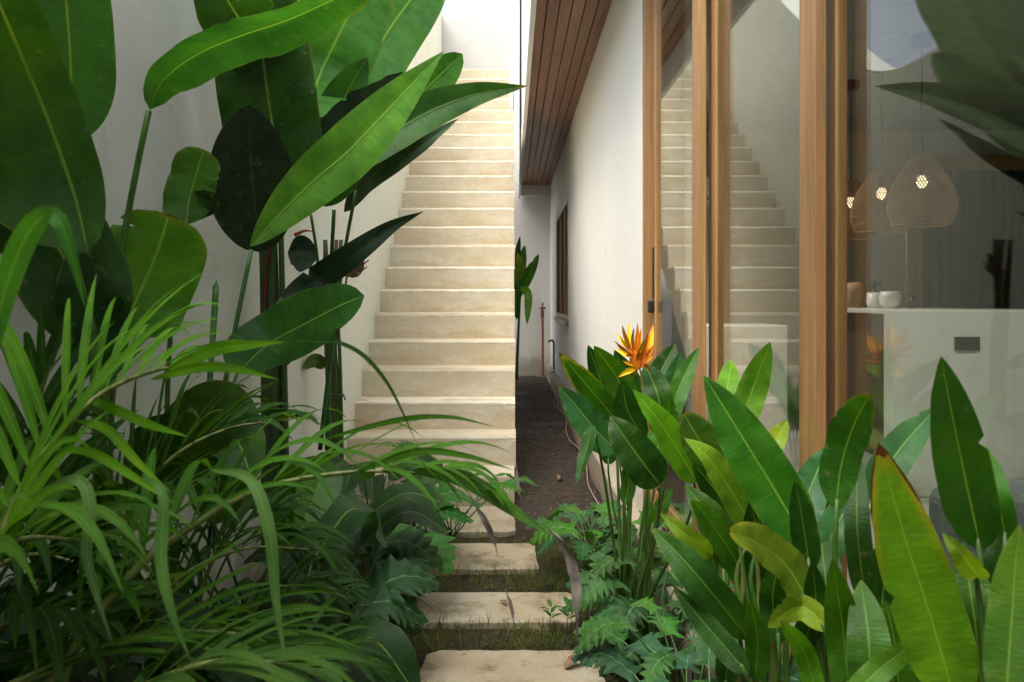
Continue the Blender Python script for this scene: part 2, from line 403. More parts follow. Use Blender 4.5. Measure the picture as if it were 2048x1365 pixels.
# ------------------------------------------------------------------ staircase
RI, TR, SX0, SX1 = .18, .241, -.99, .018
stair = thing('staircase', (-.5, 4.5, 0), 'long straight cream plastered outdoor staircase climbing beside the garden wall', 'staircase')
rs = random.Random(3)
NS = 22
def wob(x, n, k=0): return .0035*noise.noise(Vector((x*5.1+n*7.3, n*3.7, k)))+.0015*noise.noise(Vector((x*19, n*5.1, k)))
for n in range(NS):
    yf = 4.56 + TR*n; zt = RI*(n+1); hgt = zt if n == 0 else RI + .003
    xr = SX1 + rs.uniform(-.007, .005)
    zt += rs.uniform(-.006, .006)
    b = MB(); grid = []; uv = []
    last = n == NS-1
    yb = 11.3 if last else yf+TR+.03
    zb = 0.0 if n == 0 else RI*n - .008
    # cross-section profile (y, z): riser, soft lip at the nosing, tread
    prof = [(yf+.002, zb), (yf+.001, zt-.055), (yf+.001, zt-.030), (yf+.000, zt-.020), (yf+.001, zt-.012), (yf+.004, zt-.005), (yf+.011, zt), (yf+.03, zt+.002), (yb, zt), (yb, zb)]
    K = 26
    for i in range(K+1):
        x = SX0 + (xr-SX0)*i/K
        ends = .006 if i in (0, K) else 0
        row = []
        for j, (y, z) in enumerate(prof):
            dy = wob(x, n, 1) if j < 8 else 0; dz = wob(x, n, 2)*1.3 if 2 <= j <= 7 else 0
            if i == K and 3 <= j <= 6: dy += .007+rs.uniform(0, .008); dz -= .004+rs.uniform(0, .007)
            row.append((x, y+dy, z+dz))
        grid.append(row); uv.append([(0, 0)]*len(row))
    b.strip(grid, uv)
    m_ = len(prof); n0 = 0
    b.face([n0+j for j in range(m_)]); b.face([n0+K*m_+j for j in reversed(range(m_))])
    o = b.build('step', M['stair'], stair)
b = MB()
y0 = 4.58; y1 = 4.56+TR*NS
b.prism([(4.62, .0), (y1, RI*NS-.05), (11.29, RI*NS-.05), (11.29, RI*NS-.26), (y1+.1, RI*NS-.26), (y0+.30, .0)], 'x', SX0+.004, SX1-.016)
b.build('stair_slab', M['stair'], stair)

# ------------------------------------------------------------------ stepping stones
def slab(x0, x1, y0, y1, z, label, skew=0.0, chip=.02):
    b = MB(); r_ = random.Random(int(y0*100)); pts = []
    def edge(pa, pb, k):
        for i in range(k):
            t = i/k; x = pa[0]+(pb[0]-pa[0])*t; y = pa[1]+(pb[1]-pa[1])*t
            j = .004 if 0 < i else 0
            pts.append((x+r_.uniform(-j, j), y+r_.uniform(-j, j)))
    c = chip
    cs = [(x0, y0+c*.5), (x0+c, y0), (x1-c*1.5, y0+skew), (x1-c*.3, y0+skew+c), (x1, y0+skew+c*2.6), (x1-.012, y1-c), (x1-.03, y1), (x0+.03+c, y1-skew*.3), (x0+.02, y1-c)]
    for i in range(len(cs)): edge(cs[i], cs[(i+1) % len(cs)], 14 if i in (1, 6) else (6 if i in (4, 8) else 3))
    b.prism([(x, y) for x, y in pts], 'z', -.03, z)
    o = b.build('stepping_stone', M['slab'], None, bevel=.008, bseg=3)
    # origin at its base
    tag(o, label, 'stepping stone', 'rectangular stepping stones leading to the staircase')
slab(-.60, .020, 4.00, 4.50, .016, 'cream stone slab lying directly against the foot of the stairs')
slab(-.44, .117, 3.43, 3.80, .018, 'narrow pale stone slab, first one clear of the stair foot', 0, .012)
slab(-.385, .245, 2.87, 3.17, .016, 'middle stone slab with small weeds growing over its front edge')
slab(-.30, .285, 2.28, 2.645, .016, 'nearest stone slab with a curled dead leaf lying on it', 0, .03)

# ------------------------------------------------------------------ garden wall (left) and back walls
gw = thing('garden_wall', (-1.05, 4, 0), 'tall off-white rendered garden wall behind the large leaves, beside the stairs', 'wall')
b = MB()
# top profile: low near the camera, curving up with the stairs
top = [(-3.5, 2.66), (4.9, 2.66), (5.15, 2.67), (5.4, 2.72), (5.62, 2.80), (5.9, 2.97)]
y = 5.9; z = 2.97
while z < 5.0: y += .4; z += .29; top.append((y, z))
top += [(y+.35, 5.2), (11.44, 5.2)]
b.prism([(-3.5, -.1), (11.44, -.1)] + list(reversed(top)), 'x', -1.20, -.99)
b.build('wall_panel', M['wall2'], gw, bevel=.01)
ew = thing('end_wall', (-.4, 11.4, 3), 'white rendered wall closing the top of the staircase', 'wall')
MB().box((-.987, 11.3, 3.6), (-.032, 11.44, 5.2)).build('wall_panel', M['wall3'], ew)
pw = thing('parapet_wall', (0, 9, 3), 'thin tall white wall edging the right side of the upper stairs', 'wall')
MB().box((-.03, 8.86, 3.3), (.012, 11.44, 7.2)).build('wall_panel', M['wall'], pw, bevel=.006)
aw = thing('alley_wall', (.3, 12.55, 0), 'pale rendered wall closing the narrow dirt passage behind the stairs', 'wall')
MB().box((-1.0, 12.5, -.05), (.60, 12.64, 7.0)).build('wall_panel', M['wall'], aw)

# ------------------------------------------------------------------ house
house = thing('house', (1.5, 5, 0), 'white rendered house with teak framed sliding glass doors and boarded soffit', 'house')
WX = .598; SOF = 2.97
b = MB()
# side wall with a window opening (Y 8.42..10.7 ; Z from sill to head)
wy0, wy1, wz0, wz1 = 8.5, 10.75, .955, 2.30
b.box((WX, 3.70, .10), (WX+.2, wy0, SOF)); b.box((WX, wy1, .10), (WX+.2, 12.5, SOF))
b.box((WX, wy0, .10), (WX+.2, wy1, wz0)); b.box((WX, wy0, wz1), (WX+.2, wy1, SOF))
b.build('side_wall', M['wall'], house)
# plinth kerb along the wall
b = MB(); g = []; uv = []
for i in range(110):
    yy = 1.2 + (12.5-1.2)*i/109
    w_ = .012*noise.noise(Vector((yy*2, 0, 0)))+.004*noise.noise(Vector((yy*9, 0, 0)))
    zt = .185+.008*noise.noise(Vector((yy*4, 5, 0)))
    g.append([(.535+w_*1.6, yy, -.05), (.528+w_, yy, .06), (.533+w_, yy, zt-.012), (.545+w_, yy, zt), (.85, yy, zt)]); uv.append([(0, 0)]*5)
b.strip(g, uv); b.build('plinth', M['kerb'], house, smooth=False)
# upper storey overhanging the passage
b = MB(); b.box((.108, 3.2, SOF+.03), (5.6, 12.5, 7.0)); b.build('upper_storey', M['wall'], house)
b = MB(); b.box((.100, 3.2, 2.76), (.132, 12.46, SOF+.029)); b.box((.132, 12.38, 2.80), (WX-.002, 12.46, SOF+.03)); b.build('fascia', M['wall'], house, bevel=.004)
NB = 6; bw = (WX-.134)/NB
for i in range(NB):
    MB().box((.134+bw*i+.003, 3.2, SOF-.012), (.134+bw*(i+1)-.003, 12.37, SOF+.012)).build('soffit_board', M['soffit'], house, bevel=.003)
MB().box((.134, 3.2, SOF+.014), (WX, 12.37, SOF+.027)).build('soffit_backing', M['groove'], house)
# window in side wall
wn = MB()
fx = WX-.004
wn.box((fx, wy0, wz0), (WX+.10, wy0+.07, wz1)); wn.box((fx, wy1-.07, wz0), (WX+.10, wy1, wz1))
wn.box((fx, wy0+.07, wz1-.07), (WX+.10, wy1-.07, wz1)); wn.box((fx, wy0+.07, wz0), (WX+.10, wy1-.07, wz0+.06))
win = wn.build('window', M['teak'], house, bevel=.004)
for k in (1, 2):
    yy = wy0 + (wy1-wy0)*k/3
    MB().box((fx+.01, yy-.035, wz0+.06), (WX+.09, yy+.035, wz1-.07)).build('mullion', M['teak'], win, bevel=.003)
for k in range(3):
    ya = wy0+.07+(wy1-wy0-.14)*k/3; yb_ = ya+(wy1-wy0-.14)/3
    MB().box((WX+.045, ya+.002, wz0+.06), (WX+.051, yb_-.002, wz1-.07)).build('pane', M['glass'], win)
MB().box((WX-.03, wy0-.04, wz0-.05), (WX+.11, wy1+.04, wz0-.001)).build('sill', M['teaky'], win, bevel=.004)
# jamb between wall and sliding doors
MB().box((.603, 3.662, .185), (.655, 3.697, SOF)).build('door_jamb', M['teak'], house, bevel=.004)
MB().box((.657, 3.675, .187), (.79, 3.697, SOF-.01)).build('door_pocket', M['umber'], house)
# sliding doors : three panels on three tracks
def panel(x, ya, yb, lock=False, sw=.098):
    """ya near end, yb far end, outer face at x"""
    th = .024; z0, z1 = .215, 2.83
    d = MB().box((x, ya+sw+.001, z0), (x+th, yb-sw-.001, z0+.11)).build('sliding_door', M['teaky'], house, bevel=.003)
    MB().box((x, ya+sw+.001, z1-.11), (x+th, yb-sw-.001, z1)).build('top_rail', M['teaky'], d, bevel=.003)
    for yy in (ya, yb-sw):
        MB().box((x-.002, yy, z0-.002), (x+th+.002, yy+sw, z1+.002)).build('stile', M['teak'], d, bevel=.003)
    MB().box((x+.003, ya+sw, z0+.11), (x+.008, yb-sw, z1-.11)).build('pane', M['glass'], d)
    if lock:
        lk = MB().box((x-.007, yb-sw+.030, H+.01), (x-.002, yb-sw+.052, H+.24)).build('lock_plate', M['groove'], d, bevel=.001)
        MB().box((x-.028, yb-sw+.025, H-.055), (x-.002, yb-sw+.060, H+.005)).build('handle', M['black'], d, bevel=.008)
    return d
panel(.640, 2.738, 3.66, True); panel(.690, 1.82, 2.80); panel(.745, .83, 1.912, sw=.075)
for xx in (.636, .684, .740):
    MB().box((xx+.006, .5, .186), (xx+.028, 3.6, .200)).build('door_track', M['alu'], house)
MB().box((.60, .5, 2.835), (.83, 3.61, SOF+.02)).build('door_head', M['teaky'], house)
# interior shell
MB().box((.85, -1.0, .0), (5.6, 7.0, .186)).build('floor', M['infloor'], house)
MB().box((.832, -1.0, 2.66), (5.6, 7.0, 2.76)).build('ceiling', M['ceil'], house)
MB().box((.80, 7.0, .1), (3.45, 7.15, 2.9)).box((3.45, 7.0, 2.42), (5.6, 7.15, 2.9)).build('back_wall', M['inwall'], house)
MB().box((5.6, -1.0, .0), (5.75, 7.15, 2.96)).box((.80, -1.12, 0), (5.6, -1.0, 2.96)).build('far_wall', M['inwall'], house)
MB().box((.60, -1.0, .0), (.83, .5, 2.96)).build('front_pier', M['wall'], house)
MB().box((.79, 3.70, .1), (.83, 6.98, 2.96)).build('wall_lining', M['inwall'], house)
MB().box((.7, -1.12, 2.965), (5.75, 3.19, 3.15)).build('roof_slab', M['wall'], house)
dw = MB()
for (a_, c_) in ((3.45, 3.56), (5.2, 5.3)): dw.box((a_, 6.94, .186), (c_, 6.998, 2.42))
dw.box((3.56, 6.94, 2.31), (5.2, 6.998, 2.42)); dw.build('interior_door_frame', M['teak'], house)
b = MB(); g = []; uv = []
for i in range(160):
    x = 3.5+2.1*i/159; g.append([(x, 7.05+.03*math.sin(i*.9)+.01*math.sin(i*.31), .2), (x, 7.05+.03*math.sin(i*.9), 2.42)]); uv.append([(0, 0)]*2)
b.strip(g, uv); cu = b.build('curtain', M['curtain'], None, smooth=True)
tag(cu, 'dark charcoal curtain filling the doorway at the back of the room', 'curtain')
for (x, y) in ((1.15, 5.37), (1.6, 2.9), (2.9, 2.9), (1.6, .8), (2.9, .8)):  # first is the real fitting; the other four are added out-of-frame fill
    dl = MB().lathe((x, y, 2.655), [(.055, .0), (.055, -.01), (.045, -.012)]).build('real_and_added_downlight', M['white'], house, smooth=True)
    MB().lathe((x, y, 2.646), [(.001, 0), (.044, 0)]).build('lens', M['down'], dl)
    ld = bpy.data.lights.new('real_and_added_spot', 'SPOT'); ld.energy = 60 if x < 1.3 else 24; ld.spot_size = R(125); ld.spot_blend = .8; ld.shadow_soft_size = .04; ld.color = (1, .93, .82)
    lo = bpy.data.objects.new('real_and_added_spot', ld); lo.location = (x, y, 2.64); COL.objects.link(lo)

MB().box((-1.3, -4.2, 2.97), (.69, -.5, 3.15)).build('unseen_shade_roof', M['wall'], house)  # unseen roof behind the camera, added to shade the foreground plants
MB().box((-1.3, -4.35, 0), (.6, -4.21, 3.15)).build('unseen_shade_wall', M['wall'], house)  # unseen wall behind the camera, added with the roof to cut the light
# interior objects
isl = thing('kitchen_island', (2.5, 4, .19), 'concrete finished kitchen island with a dark socket plate, behind the nearest glass door', 'kitchen island')
MB().box((1.912, 4.0, .187), (3.1, 4.12, 1.122)).build('end_panel', M['cpanel'], isl, bevel=.006)
MB().box((2.30, 4.122, .187), (3.0, 5.70, 1.09)).build('cabinet_body', M['umber'], isl, bevel=.004)
MB().box((2.20, 4.122, 1.092), (3.1, 5.76, 1.121)).build('worktop', M['cpanel'], isl, bevel=.005)
pl = MB().box((2.21, 3.988, .922), (2.335, 3.9995, .99)).build('socket_plate', M['black'], isl, bevel=.003)
cab = thing('kitchen_counter', (1.5, 6, .19), 'pale low counter block seen through the middle glass door', 'counter')
MB().box((.90, 6.0, .187), (2.07, 6.6, .985)).build('body', M['blind'], cab, bevel=.01)
acu = thing('wall_unit', (1.5, 6, 1.9), 'white box shaped wall unit above the pale counter behind the glass', 'wall unit')
MB().box((1.26, 6.72, 2.00), (1.78, 6.998, 2.215)).build('casing', M['blind'], acu, bevel=.015)
MB().box((1.28, 6.70, 2.015), (1.76, 6.719, 2.04)).build('outlet_slot', M['alu'], acu)
# pendants
def pendant(y, label, first=None):
    x = 2.30
    t = thing('pendant_lamp', (x, y, 1.62), label, 'pendant lamp', 'rattan pendant lamps over the kitchen island')
    b = MB(); prof = []
    Rm = .178
    for i in range(25):
        s_ = i/24   # 0 top .. 1 bottom
        r_ = .045 + (Rm-.045)*math.sin(min(1, s_*1.35)*math.pi/2)**.9
        if s_ > .74: r_ = Rm - (Rm*.17)*((s_-.74)/.26)**1.6
        prof.append((r_, .215-.39*s_))
    seg = 60
    ctr = Vector((x, y, 1.79-.02))
    def pt(i, a_): r_, z_ = prof[i]; return ctr + Vector((r_*math.cos(a_), r_*math.sin(a_), z_))
    for k in range(seg):
        for sg in (1, -1):
            pts = [pt(i, 2*math.pi*k/seg + sg*.055*i) for i in range(0, 25, 2)]
            b.tube(pts, .0029, 3, cap=False)
    for i in (0, 3, 6, 10, 14, 18, 21, 24):
        b.tube([pt(i, 2*math.pi*k/36) for k in range(37)], .0035 if i in (0, 24) else .0022, 4, cap=False)
    b.build('shade', M['rattan'], t)
    MB().tube([(x, y, 1.99), (x, y, 2.62)], .004, 6).build('cord', M['black'], t)
    MB().lathe((x, y, 2.60), [(.0, 0), (.05, 0), (.055, .02), (.055, .057), (0, .058)]).build('canopy', M['black'], t, smooth=False)
    MB().lathe((x, y, 1.80), [(.004, .0), (.022, .012), (.030, .035), (.026, .055), (.014, .075)]).build('bulb', M['bulb'], t, smooth=True)
    MB().lathe((x, y, 1.873), [(.016, 0), (.018, .06), (.006, .12)]).build('socket', M['black'], t, smooth=True)
pendant(4.49, 'rattan bell pendant lamp nearest the camera, rightmost of the row of three')
pendant(4.98, 'rattan pendant lamp in the middle of the row of three')
pendant(5.43, 'rattan pendant lamp furthest away, half hidden at the edge of the glass')
def pot(name, c, prof, mat, label, cat, group=None):
    t = thing(name, c, label, cat, group); MB().lathe(c, prof).build('vessel', mat, t, smooth=True); return t
zt = 1.123
pot('ceramic_pot', (2.34, 4.95, zt), [(0, 0), (.045, 0), (.060, .03), (.064, .07), (.056, .105), (.050, .105), (.05, .02)], M['white'], 'round white ceramic pot standing on the kitchen island', 'pot')
t = pot('potted_plant', (2.36, 5.2, zt), [(0, 0), (.04, 0), (.052, .03), (.05, .10), (.044, .10), (.04, .02)], M['white'], 'small white pot holding a spiky little plant on the island', 'potted plant')
b = MB(); rp = random.Random(5)
for i in range(26):
    a_ = rp.uniform(0, 6.28); o_ = rp.uniform(.01, .06); z_ = zt+.10+rp.uniform(.03, .10)
    p0 = Vector((2.36, 5.2, zt+.09+rp.uniform(0, .06))); p1 = Vector((2.36+o_*math.cos(a_), 5.2+o_*math.sin(a_), z_))
    b.tube([p0, p0.lerp(p1, .5)+Vector((0, 0, .004)), p1], lambda t_: .004*(1-t_)+.0006, 4, flat=.4)
b.build('foliage', M['stem'], t, color=(.03, .05, .02, 1))
pot('wicker_jar', (2.29, 5.35, zt), [(0, 0), (.045, 0), (.045, .07), (.065, .10), (.065, .15), (.03, .17), (0, .17)], M['rattan'], 'round woven jar beside the white pots on the island', 'jar')
pot('black_cup', (2.50, 5.0, zt), [(0, 0), (.018, 0), (.02, .075), (.017, .075), (.015, .01)], M['black'], 'small black cup right of the white pot', 'cup')
sofa = thing('sofa', (1.4, 1.9, .19), 'dark grey fabric sofa just inside the nearest glass door', 'sofa')
MB().box((.99, 1.75, .25), (2.6, 1.93, .735)).build('backrest', M['sofa'], sofa, bevel=.04, bseg=4)
MB().box((1.0, 1.0, .25), (2.6, 1.745, .46)).build('seat', M['sofa'], sofa, bevel=.04, bseg=4)
for x0 in (1.02, 1.33): MB().box((x0, 1.60, .46), (x0+.30, 1.76, .79)).build('cushion', M['sofa'], sofa, bevel=.05, bseg=4)
# neighbour's roof, seen only as a reflection
nb = thing('neighbour_house', (-5, 9, 0), 'dark tiled roof of the neighbouring house mirrored in the glass door', 'house')
MB().prism([(-7.5, 2.6), (-3.3, 2.95), (-3.3, 3.05), (-5.4, 4.9), (-7.5, 3.0)], 'y', 4.5, 10.5).build('roof', M['roof'], nb)
MB().box((-7.2, 4.7, 0), (-3.7, 10.3, 2.62)).build('wall', M['wall2'], nb)

# alley bits
rp_ = thing('rusty_pole', (.48, 12, 0), 'thin rusty iron pole leaning upright against the passage end wall', 'pole')
MB().tube([(.475, 12.38, 0), (.478, 12.39, .5), (.474, 12.4, .92)], .018, 8).build('shaft', M['rust'], rp_)
MB().box((.445, 12.37, .92), (.50, 12.42, 1.02)).tube([(.43, 12.39, 1.05), (.52, 12.39, 1.06)], .018, 6).tube([(.474, 12.4, 1.0), (.474, 12.4, 1.14)], .014, 6).build('head', M['rust'], rp_)
wp = thing('water_pipe', (.57, 9, 0), 'thin grey water pipe with elbow fixed low on the house wall', 'pipe')
MB().tube([(.575, 11.0, .19), (.575, 11.0, .60)], .014, 8).build('riser', M['pipe'], wp)
MB().tube([(.575, 11.0, .60), (.55, 11.0, .63), (.50, 10.95, .615)], .016, 8).build('tap', M['pipe'], wp)
MB().tube([(.575, 11.0, .22), (.52, 10.9, .20), (.44, 10.9, .15)], .014, 8).build('elbow', M['blind'], wp)
pts = [(.575, 11.0, .2), (.52, 10.6, .05)] + [(.50+.03*math.sin(i*1.3), 10.4-.42*i, .015+.02*abs(math.sin(i*2.1))) for i in range(17)]
tag(MB().tube(spline(pts, 90), .004, 5).build('hose', M['kerb'], None, smooth=True), 'thin pale hose snaking along the foot of the kerb', 'hose')

# ------------------------------------------------------------------ leaves
def wprof(t, kind):
    if kind == 'round':   # rounded both ends, small point
        a_ = (1-(1-min(t/.30, 1))**2)**.55; b_ = 1-max(0, (t-.45)/.55)**2.6
        return a_*max(0, b_)**.62
    if kind == 'blunt':
        a_ = (1-(1-min(t/.22, 1))**2)**.6; b_ = 1-max(0, (t-.6)/.4)**4*.55
        return a_*b_ if t < .995 else .25
    if kind == 'lance':
        a_ = (1-(1-min(t/.42, 1))**2)**.75; b_ = 1-max(0, (t-.42)/.58)**1.7
        return a_*max(0, b_)
    if kind == 'oval':
        return max(0, math.sin(math.pi*min(1, t**.85)))**.62
    # 'ban': banana-like
    a_ = (1-(1-min(t/.26, 1))**2)**.6; b_ = 1-max(0, (t-.35)/.65)**2.3
    return a_*max(0, b_)**.85
def leafmesh(b, pts, width, hint, roll=0, twist=0, fold=18, kind='ban', wl=1, wr=1, wave=.034, seed=0, N=30, Mx=5, arch=.15, mi=0, notch=0):
    """pts base->tip (3-D); hint = direction the upper face looks"""
    r_ = random.Random(seed); ph = r_.uniform(0, 6.28); c = spline(pts, N); grid = []; uvs = []
    nl = [(r_.uniform(.2, .95), r_.choice((-1, 1)), r_.uniform(.10, .5)) for _ in range(notch)]
    for i, p in enumerate(c):
        t = i/N; T = (c[min(i+1, N)]-c[max(i-1, 0)]).normalized()
        h = hint(p) if callable(hint) else hint
        X = T.cross(h)
        if X.length < 1e-4: X = T.cross(Vector((.3, .2, .9)))
        X.normalize(); Nn = X.cross(T).normalized()
        a_ = R(roll + twist*(t-.5)); X2 = X*math.cos(a_)+Nn*math.sin(a_); N2 = Nn*math.cos(a_)-X*math.sin(a_)
        W = width*.5*max(.004, wprof(t, kind)); row = []; ur = []
        for j in range(-Mx, Mx+1):
            u = j/Mx; s_ = W*(wl if u < 0 else wr)*abs(u)
            for (nt_, side, dp) in nl:
                if side*u > 0 and abs(t-nt_) < .02: s_ *= (1-dp*abs(u)*(1-abs(t-nt_)/.02))
            fa = R(fold)*(1-arch*2*abs(u))   # V fold easing toward the rim
            q = X2*(math.copysign(s_*math.cos(fa), u)) + N2*(s_*math.sin(fa))
            wv = wave*width*(abs(u)**2)*(math.sin(t*17+ph+(1.7 if u > 0 else 0))+.55*math.sin(t*37+ph*2+(.9 if u > 0 else 0)))*min(1, 6*t*(1-t)+.1)
            row.append(p+q+N2*wv); ur.append((.5+.5*u, t))
        grid.append(row); uvs.append(ur)
    b.strip(grid, uvs, mi)
def tocam(p): return (Vector((0, 0, H))-p).normalized()
def col(c, dry=0, j=.10, rnd=random):
    k = (1+rnd.uniform(-j, j))*.80; return (c[0]*k*(1+rnd.uniform(-j, j)), c[1]*k, c[2]*k, 1-dry)
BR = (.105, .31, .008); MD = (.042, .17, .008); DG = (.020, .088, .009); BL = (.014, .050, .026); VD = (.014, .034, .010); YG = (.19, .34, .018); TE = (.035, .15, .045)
def pleaf(parent, pts, w, c=MD, mat='leaf', dry=0, hint=None, **k):
    """leaf from picture-plane control points (px, py, depth) -> true 3-D points, w = apparent width in px"""
    rl = random.Random(int(pts[0][0]*3+pts[-1][1]))
    A_ = -rl.uniform(.02, .13) if pts[0][0] < 900 else rl.uniform(-.09, .13)
    n_ = len(pts)-1; B_ = rl.uniform(-.03, .03)
    if mat in ('leaf', 'leafs', 'dark'):   # the blade bows towards or away from the path
        pts = [(x, y, Y+A_*(i/n_)**2*min(1, Y/1.6)+B_*math.sin(3.14*i/n_)) for i, (x, y, Y) in enumerate(pts)]
        if rl.random() < .5 and not dry: dry = rl.uniform(.05, .16)
        k.setdefault('notch', rl.choice((0, 0, 1, 2))); k.setdefault('twist', rl.uniform(-28, 28))
    p3 = [P(*p) for p in pts]; Ym = sum(p[2] for p in pts)/len(pts)
    ro = k.get('roll', 0); wm = w/F*Ym/max(.3, math.cos(R(abs(ro))))
    b = MB(); leafmesh(b, p3, wm, hint or tocam, seed=int(pts[0][0]*7+pts[0][1]), **k)
    return b.build('leaf', M[mat], parent, smooth=True, color=col(c, dry, rnd=random.Random(int(pts[0][0]+w))))
def stem(parent, pts, r0, r1, c=MD, name='stem', seg=8, n=14):
    return MB().tube(spline(pts, n), lambda t: r0+(r1-r0)*t, seg).build(name, M['stem'], parent, smooth=True, color=(*c, 1))
def pstem(parent, pts, w0, w1, c=(.05, .13, .018), **k):
    p3 = [P(*p) for p in pts]
    return stem(parent, p3, w0/2/F*pts[0][2], w1/2/F*pts[-1][2], c, **k)
SG = (.06, .14, .02)

# ---- far left giant
A = thing('banana_plant', (-.86, 1.62, 0), 'huge leaved banana-like plant at the far left edge against the wall', 'plant')
pstem(A, [(215, 1300, 1.62), (200, 900, 1.62), (186, 650, 1.60), (172, 480, 1.58), (150, 385, 1.56)], 40, 14, (.05, .12, .015))
pleaf(A, [(140, 285, 1.628), (142, 150, 1.637), (132, 0, 1.618), (110, -220, 1.581)], 165, (.04, .18, .012), kind='round', fold=8, wave=.01)
pleaf(A, [(195, 700, 1.600), (150, 560, 1.600), (70, 420, 1.581), (-30, 280, 1.544), (-140, 140, 1.488)], 210, DG, kind='ban', fold=10)
pleaf(A, [(176, 505, 1.451), (150, 390, 1.442), (98, 240, 1.395), (42, 105, 1.339), (-20, -40, 1.265), (-90, -220, 1.209)], 330, (.034, .125, .012), kind='round', fold=20, wl=1.15, wr=.42, wave=.03)
pleaf(A, [(205, 740, 1.637), (190, 660, 1.628), (165, 560, 1.618), (150, 500, 1.618)], 130, DG, kind='oval')
# ---- arching leaf on a long stalk
Bp = thing('heliconia_plant', (-.88, 1.85, 0), 'tall plant with one glossy leaf arching right from a long bare stalk', 'plant', 'tall broad leaved plants along the garden wall')
pstem(Bp, [(205, 1150, 1.84), (212, 800, 1.84), (222, 640, 1.83), (247, 480, 1.82), (277, 320, 1.80), (298, 222, 1.78)], 17, 12, (.06, .17, .02))
pleaf(Bp, [(300, 220, 1.78), (322, 165, 1.76), (392, 110, 1.72), (480, 72, 1.67), (570, 42, 1.62), (660, 2, 1.57), (760, -50, 1.5)], 92, (.036, .175, .026), kind='round', roll=-38, fold=28, wave=.03, wl=1.0, wr=1.0)
# ---- broken pale leaf + stalked leaf
C1 = thing('heliconia_plant', (-.85, 2.05, 0), 'plant with a broad torn leaf and pale midrib low against the wall', 'plant', 'tall broad leaved plants along the garden wall')
pstem(C1, [(215, 1150, 1.858), (225, 800, 1.858), (243, 668, 1.858)], 14, 10)
pleaf(C1, [(243, 668, 1.858), (280, 585, 1.877), (312, 510, 1.895), (338, 430, 1.914)], 190, (.085, .29, .018), kind='blunt', fold=10, wave=.02, notch=3)
pstem(C1, [(330, 1150, 2.085), (336, 760, 2.085), (350, 580, 2.085), (374, 440, 2.076)], 12, 9)
pleaf(C1, [(372, 450, 2.076), (378, 400, 2.085), (392, 350, 2.095), (408, 300, 2.105)], 92, (.05, .17, .02), kind='blunt', roll=20, fold=14, notch=3)
pleaf(C1, [(380, 440, 2.134), (410, 405, 2.134), (430, 385, 2.134)], 60, VD, kind='oval')
# ---- main clump
D = thing('heliconia_plant', (-.90, 3.0, 0), 'largest clump with thick dark stem and big leaves fanning over the stairs', 'plant', 'tall broad leaved plants along the garden wall')
for (x0, w_, x1) in ((545, 42, 548), (528, 20, 532), (566, 18, 572)):
    pstem(D, [(x1, 1100, 3.0), (x1-2, 860, 3.0), (x0, 650, 3.0), (x0-4, 470, 3.0), (x0-6, 400, 3.0)], w_, w_*.6, (.03, .07, .015))
pstem(D, [(420, 1000, 2.2), (440, 830, 2.2), (472, 650, 2.2), (503, 500, 2.22)], 12, 9, (.05, .15, .02))
pleaf(D, [(585, 440, 2.62), (562, 350, 2.62), (540, 220, 2.62), (523, 90, 2.60), (503, -120, 2.55)], 196, (.024, .095, .010), kind='round', fold=20, notch=3)
pleaf(D, [(612, 235, 2.935), (640, 150, 3.300), (680, 65, 3.300), (724, -20, 3.311), (770, -110, 3.340)], 180, (.06, .23, .035), kind='round', fold=9, wave=.02)
pleaf(D, [(560, 150, 2.662), (480, 40, 2.329), (400, -90, 2.070)], 150, DG, kind='round')
pleaf(D, [(680, 240, 3.450), (730, 140, 3.489), (785, 50, 3.559), (835, -20, 3.594), (890, -110, 3.644)], 140, (.06, .24, .06), kind='round', fold=10)
pleaf(D, [(640, 340, 3.200), (665, 255, 3.200), (700, 175, 3.200), (735, 115, 3.245)], 95, (.03, .12, .02), kind='ban')
pleaf(D, [(610, 305, 2.923), (680, 240, 3.000), (745, 190, 3.058), (806, 143, 3.116)], 66, BL, kind='lance', roll=-30, wave=.05, mat='dark')
pleaf(D, [(690, 330, 3.100), (770, 262, 3.190), (850, 180, 3.273), (925, 108, 3.339)], 92, (.045, .19, .014), kind='round', fold=14, wave=.02, notch=1)
pleaf(D, [(520, 505, 2.484), (508, 400, 2.435), (500, 300, 2.404), (499, 210, 2.400)], 172, VD, 'dark', kind='oval', fold=6, wave=.012, notch=0, twist=8)
pleaf(D, [(655, 370, 2.950), (750, 292, 2.994), (850, 228, 3.093), (950, 190, 3.171), (1056, 172, 3.258)], 84, (.035, .14, .018), kind='lance', roll=15, fold=22, wave=.02)
pleaf(D, [(598, 345, 2.856), (650, 380, 3.000), (700, 340, 3.000), (735, 300, 3.045)], 70, DG, kind='oval')
pleaf(D, [(500, 494, 2.22), (562, 426, 2.30), (628, 362, 2.38), (697, 303, 2.48), (765, 232, 2.62), (832, 160, 2.78), (887, 103, 2.9)], 108, (.085, .31, .014), kind='lance', fold=14, wave=.012, N=40)
pleaf(D, [(688, 425, 3.100), (725, 372, 3.132), (790, 325, 3.216), (850, 285, 3.273), (917, 238, 3.329)], 40, (.03, .075, .03), 'dark', kind='ban', twist=70, wave=.04)
pstem(D, [(640, 900, 3.15), (670, 640, 3.15), (690, 500, 3.12), (712, 380, 3.1)], 10, 7, DG)
pstem(D, [(655, 900, 3.2), (660, 600, 3.2), (668, 420, 3.15)], 12, 8, DG)
pstem(D, [(640, 620, 3.1), (635, 520, 3.1), (622, 430, 3.1)], 8, 6, DG)
pstem(D, [(532, 620, 2.98), (533, 540, 2.97), (540, 490, 2.96)], 8, 6, (.17, .022, .02))
pstem(D, [(590, 470, 2.9), (610, 462, 2.88), (624, 463, 2.86)], 8, 2, (.3, .05, .02), name='flower_bract')
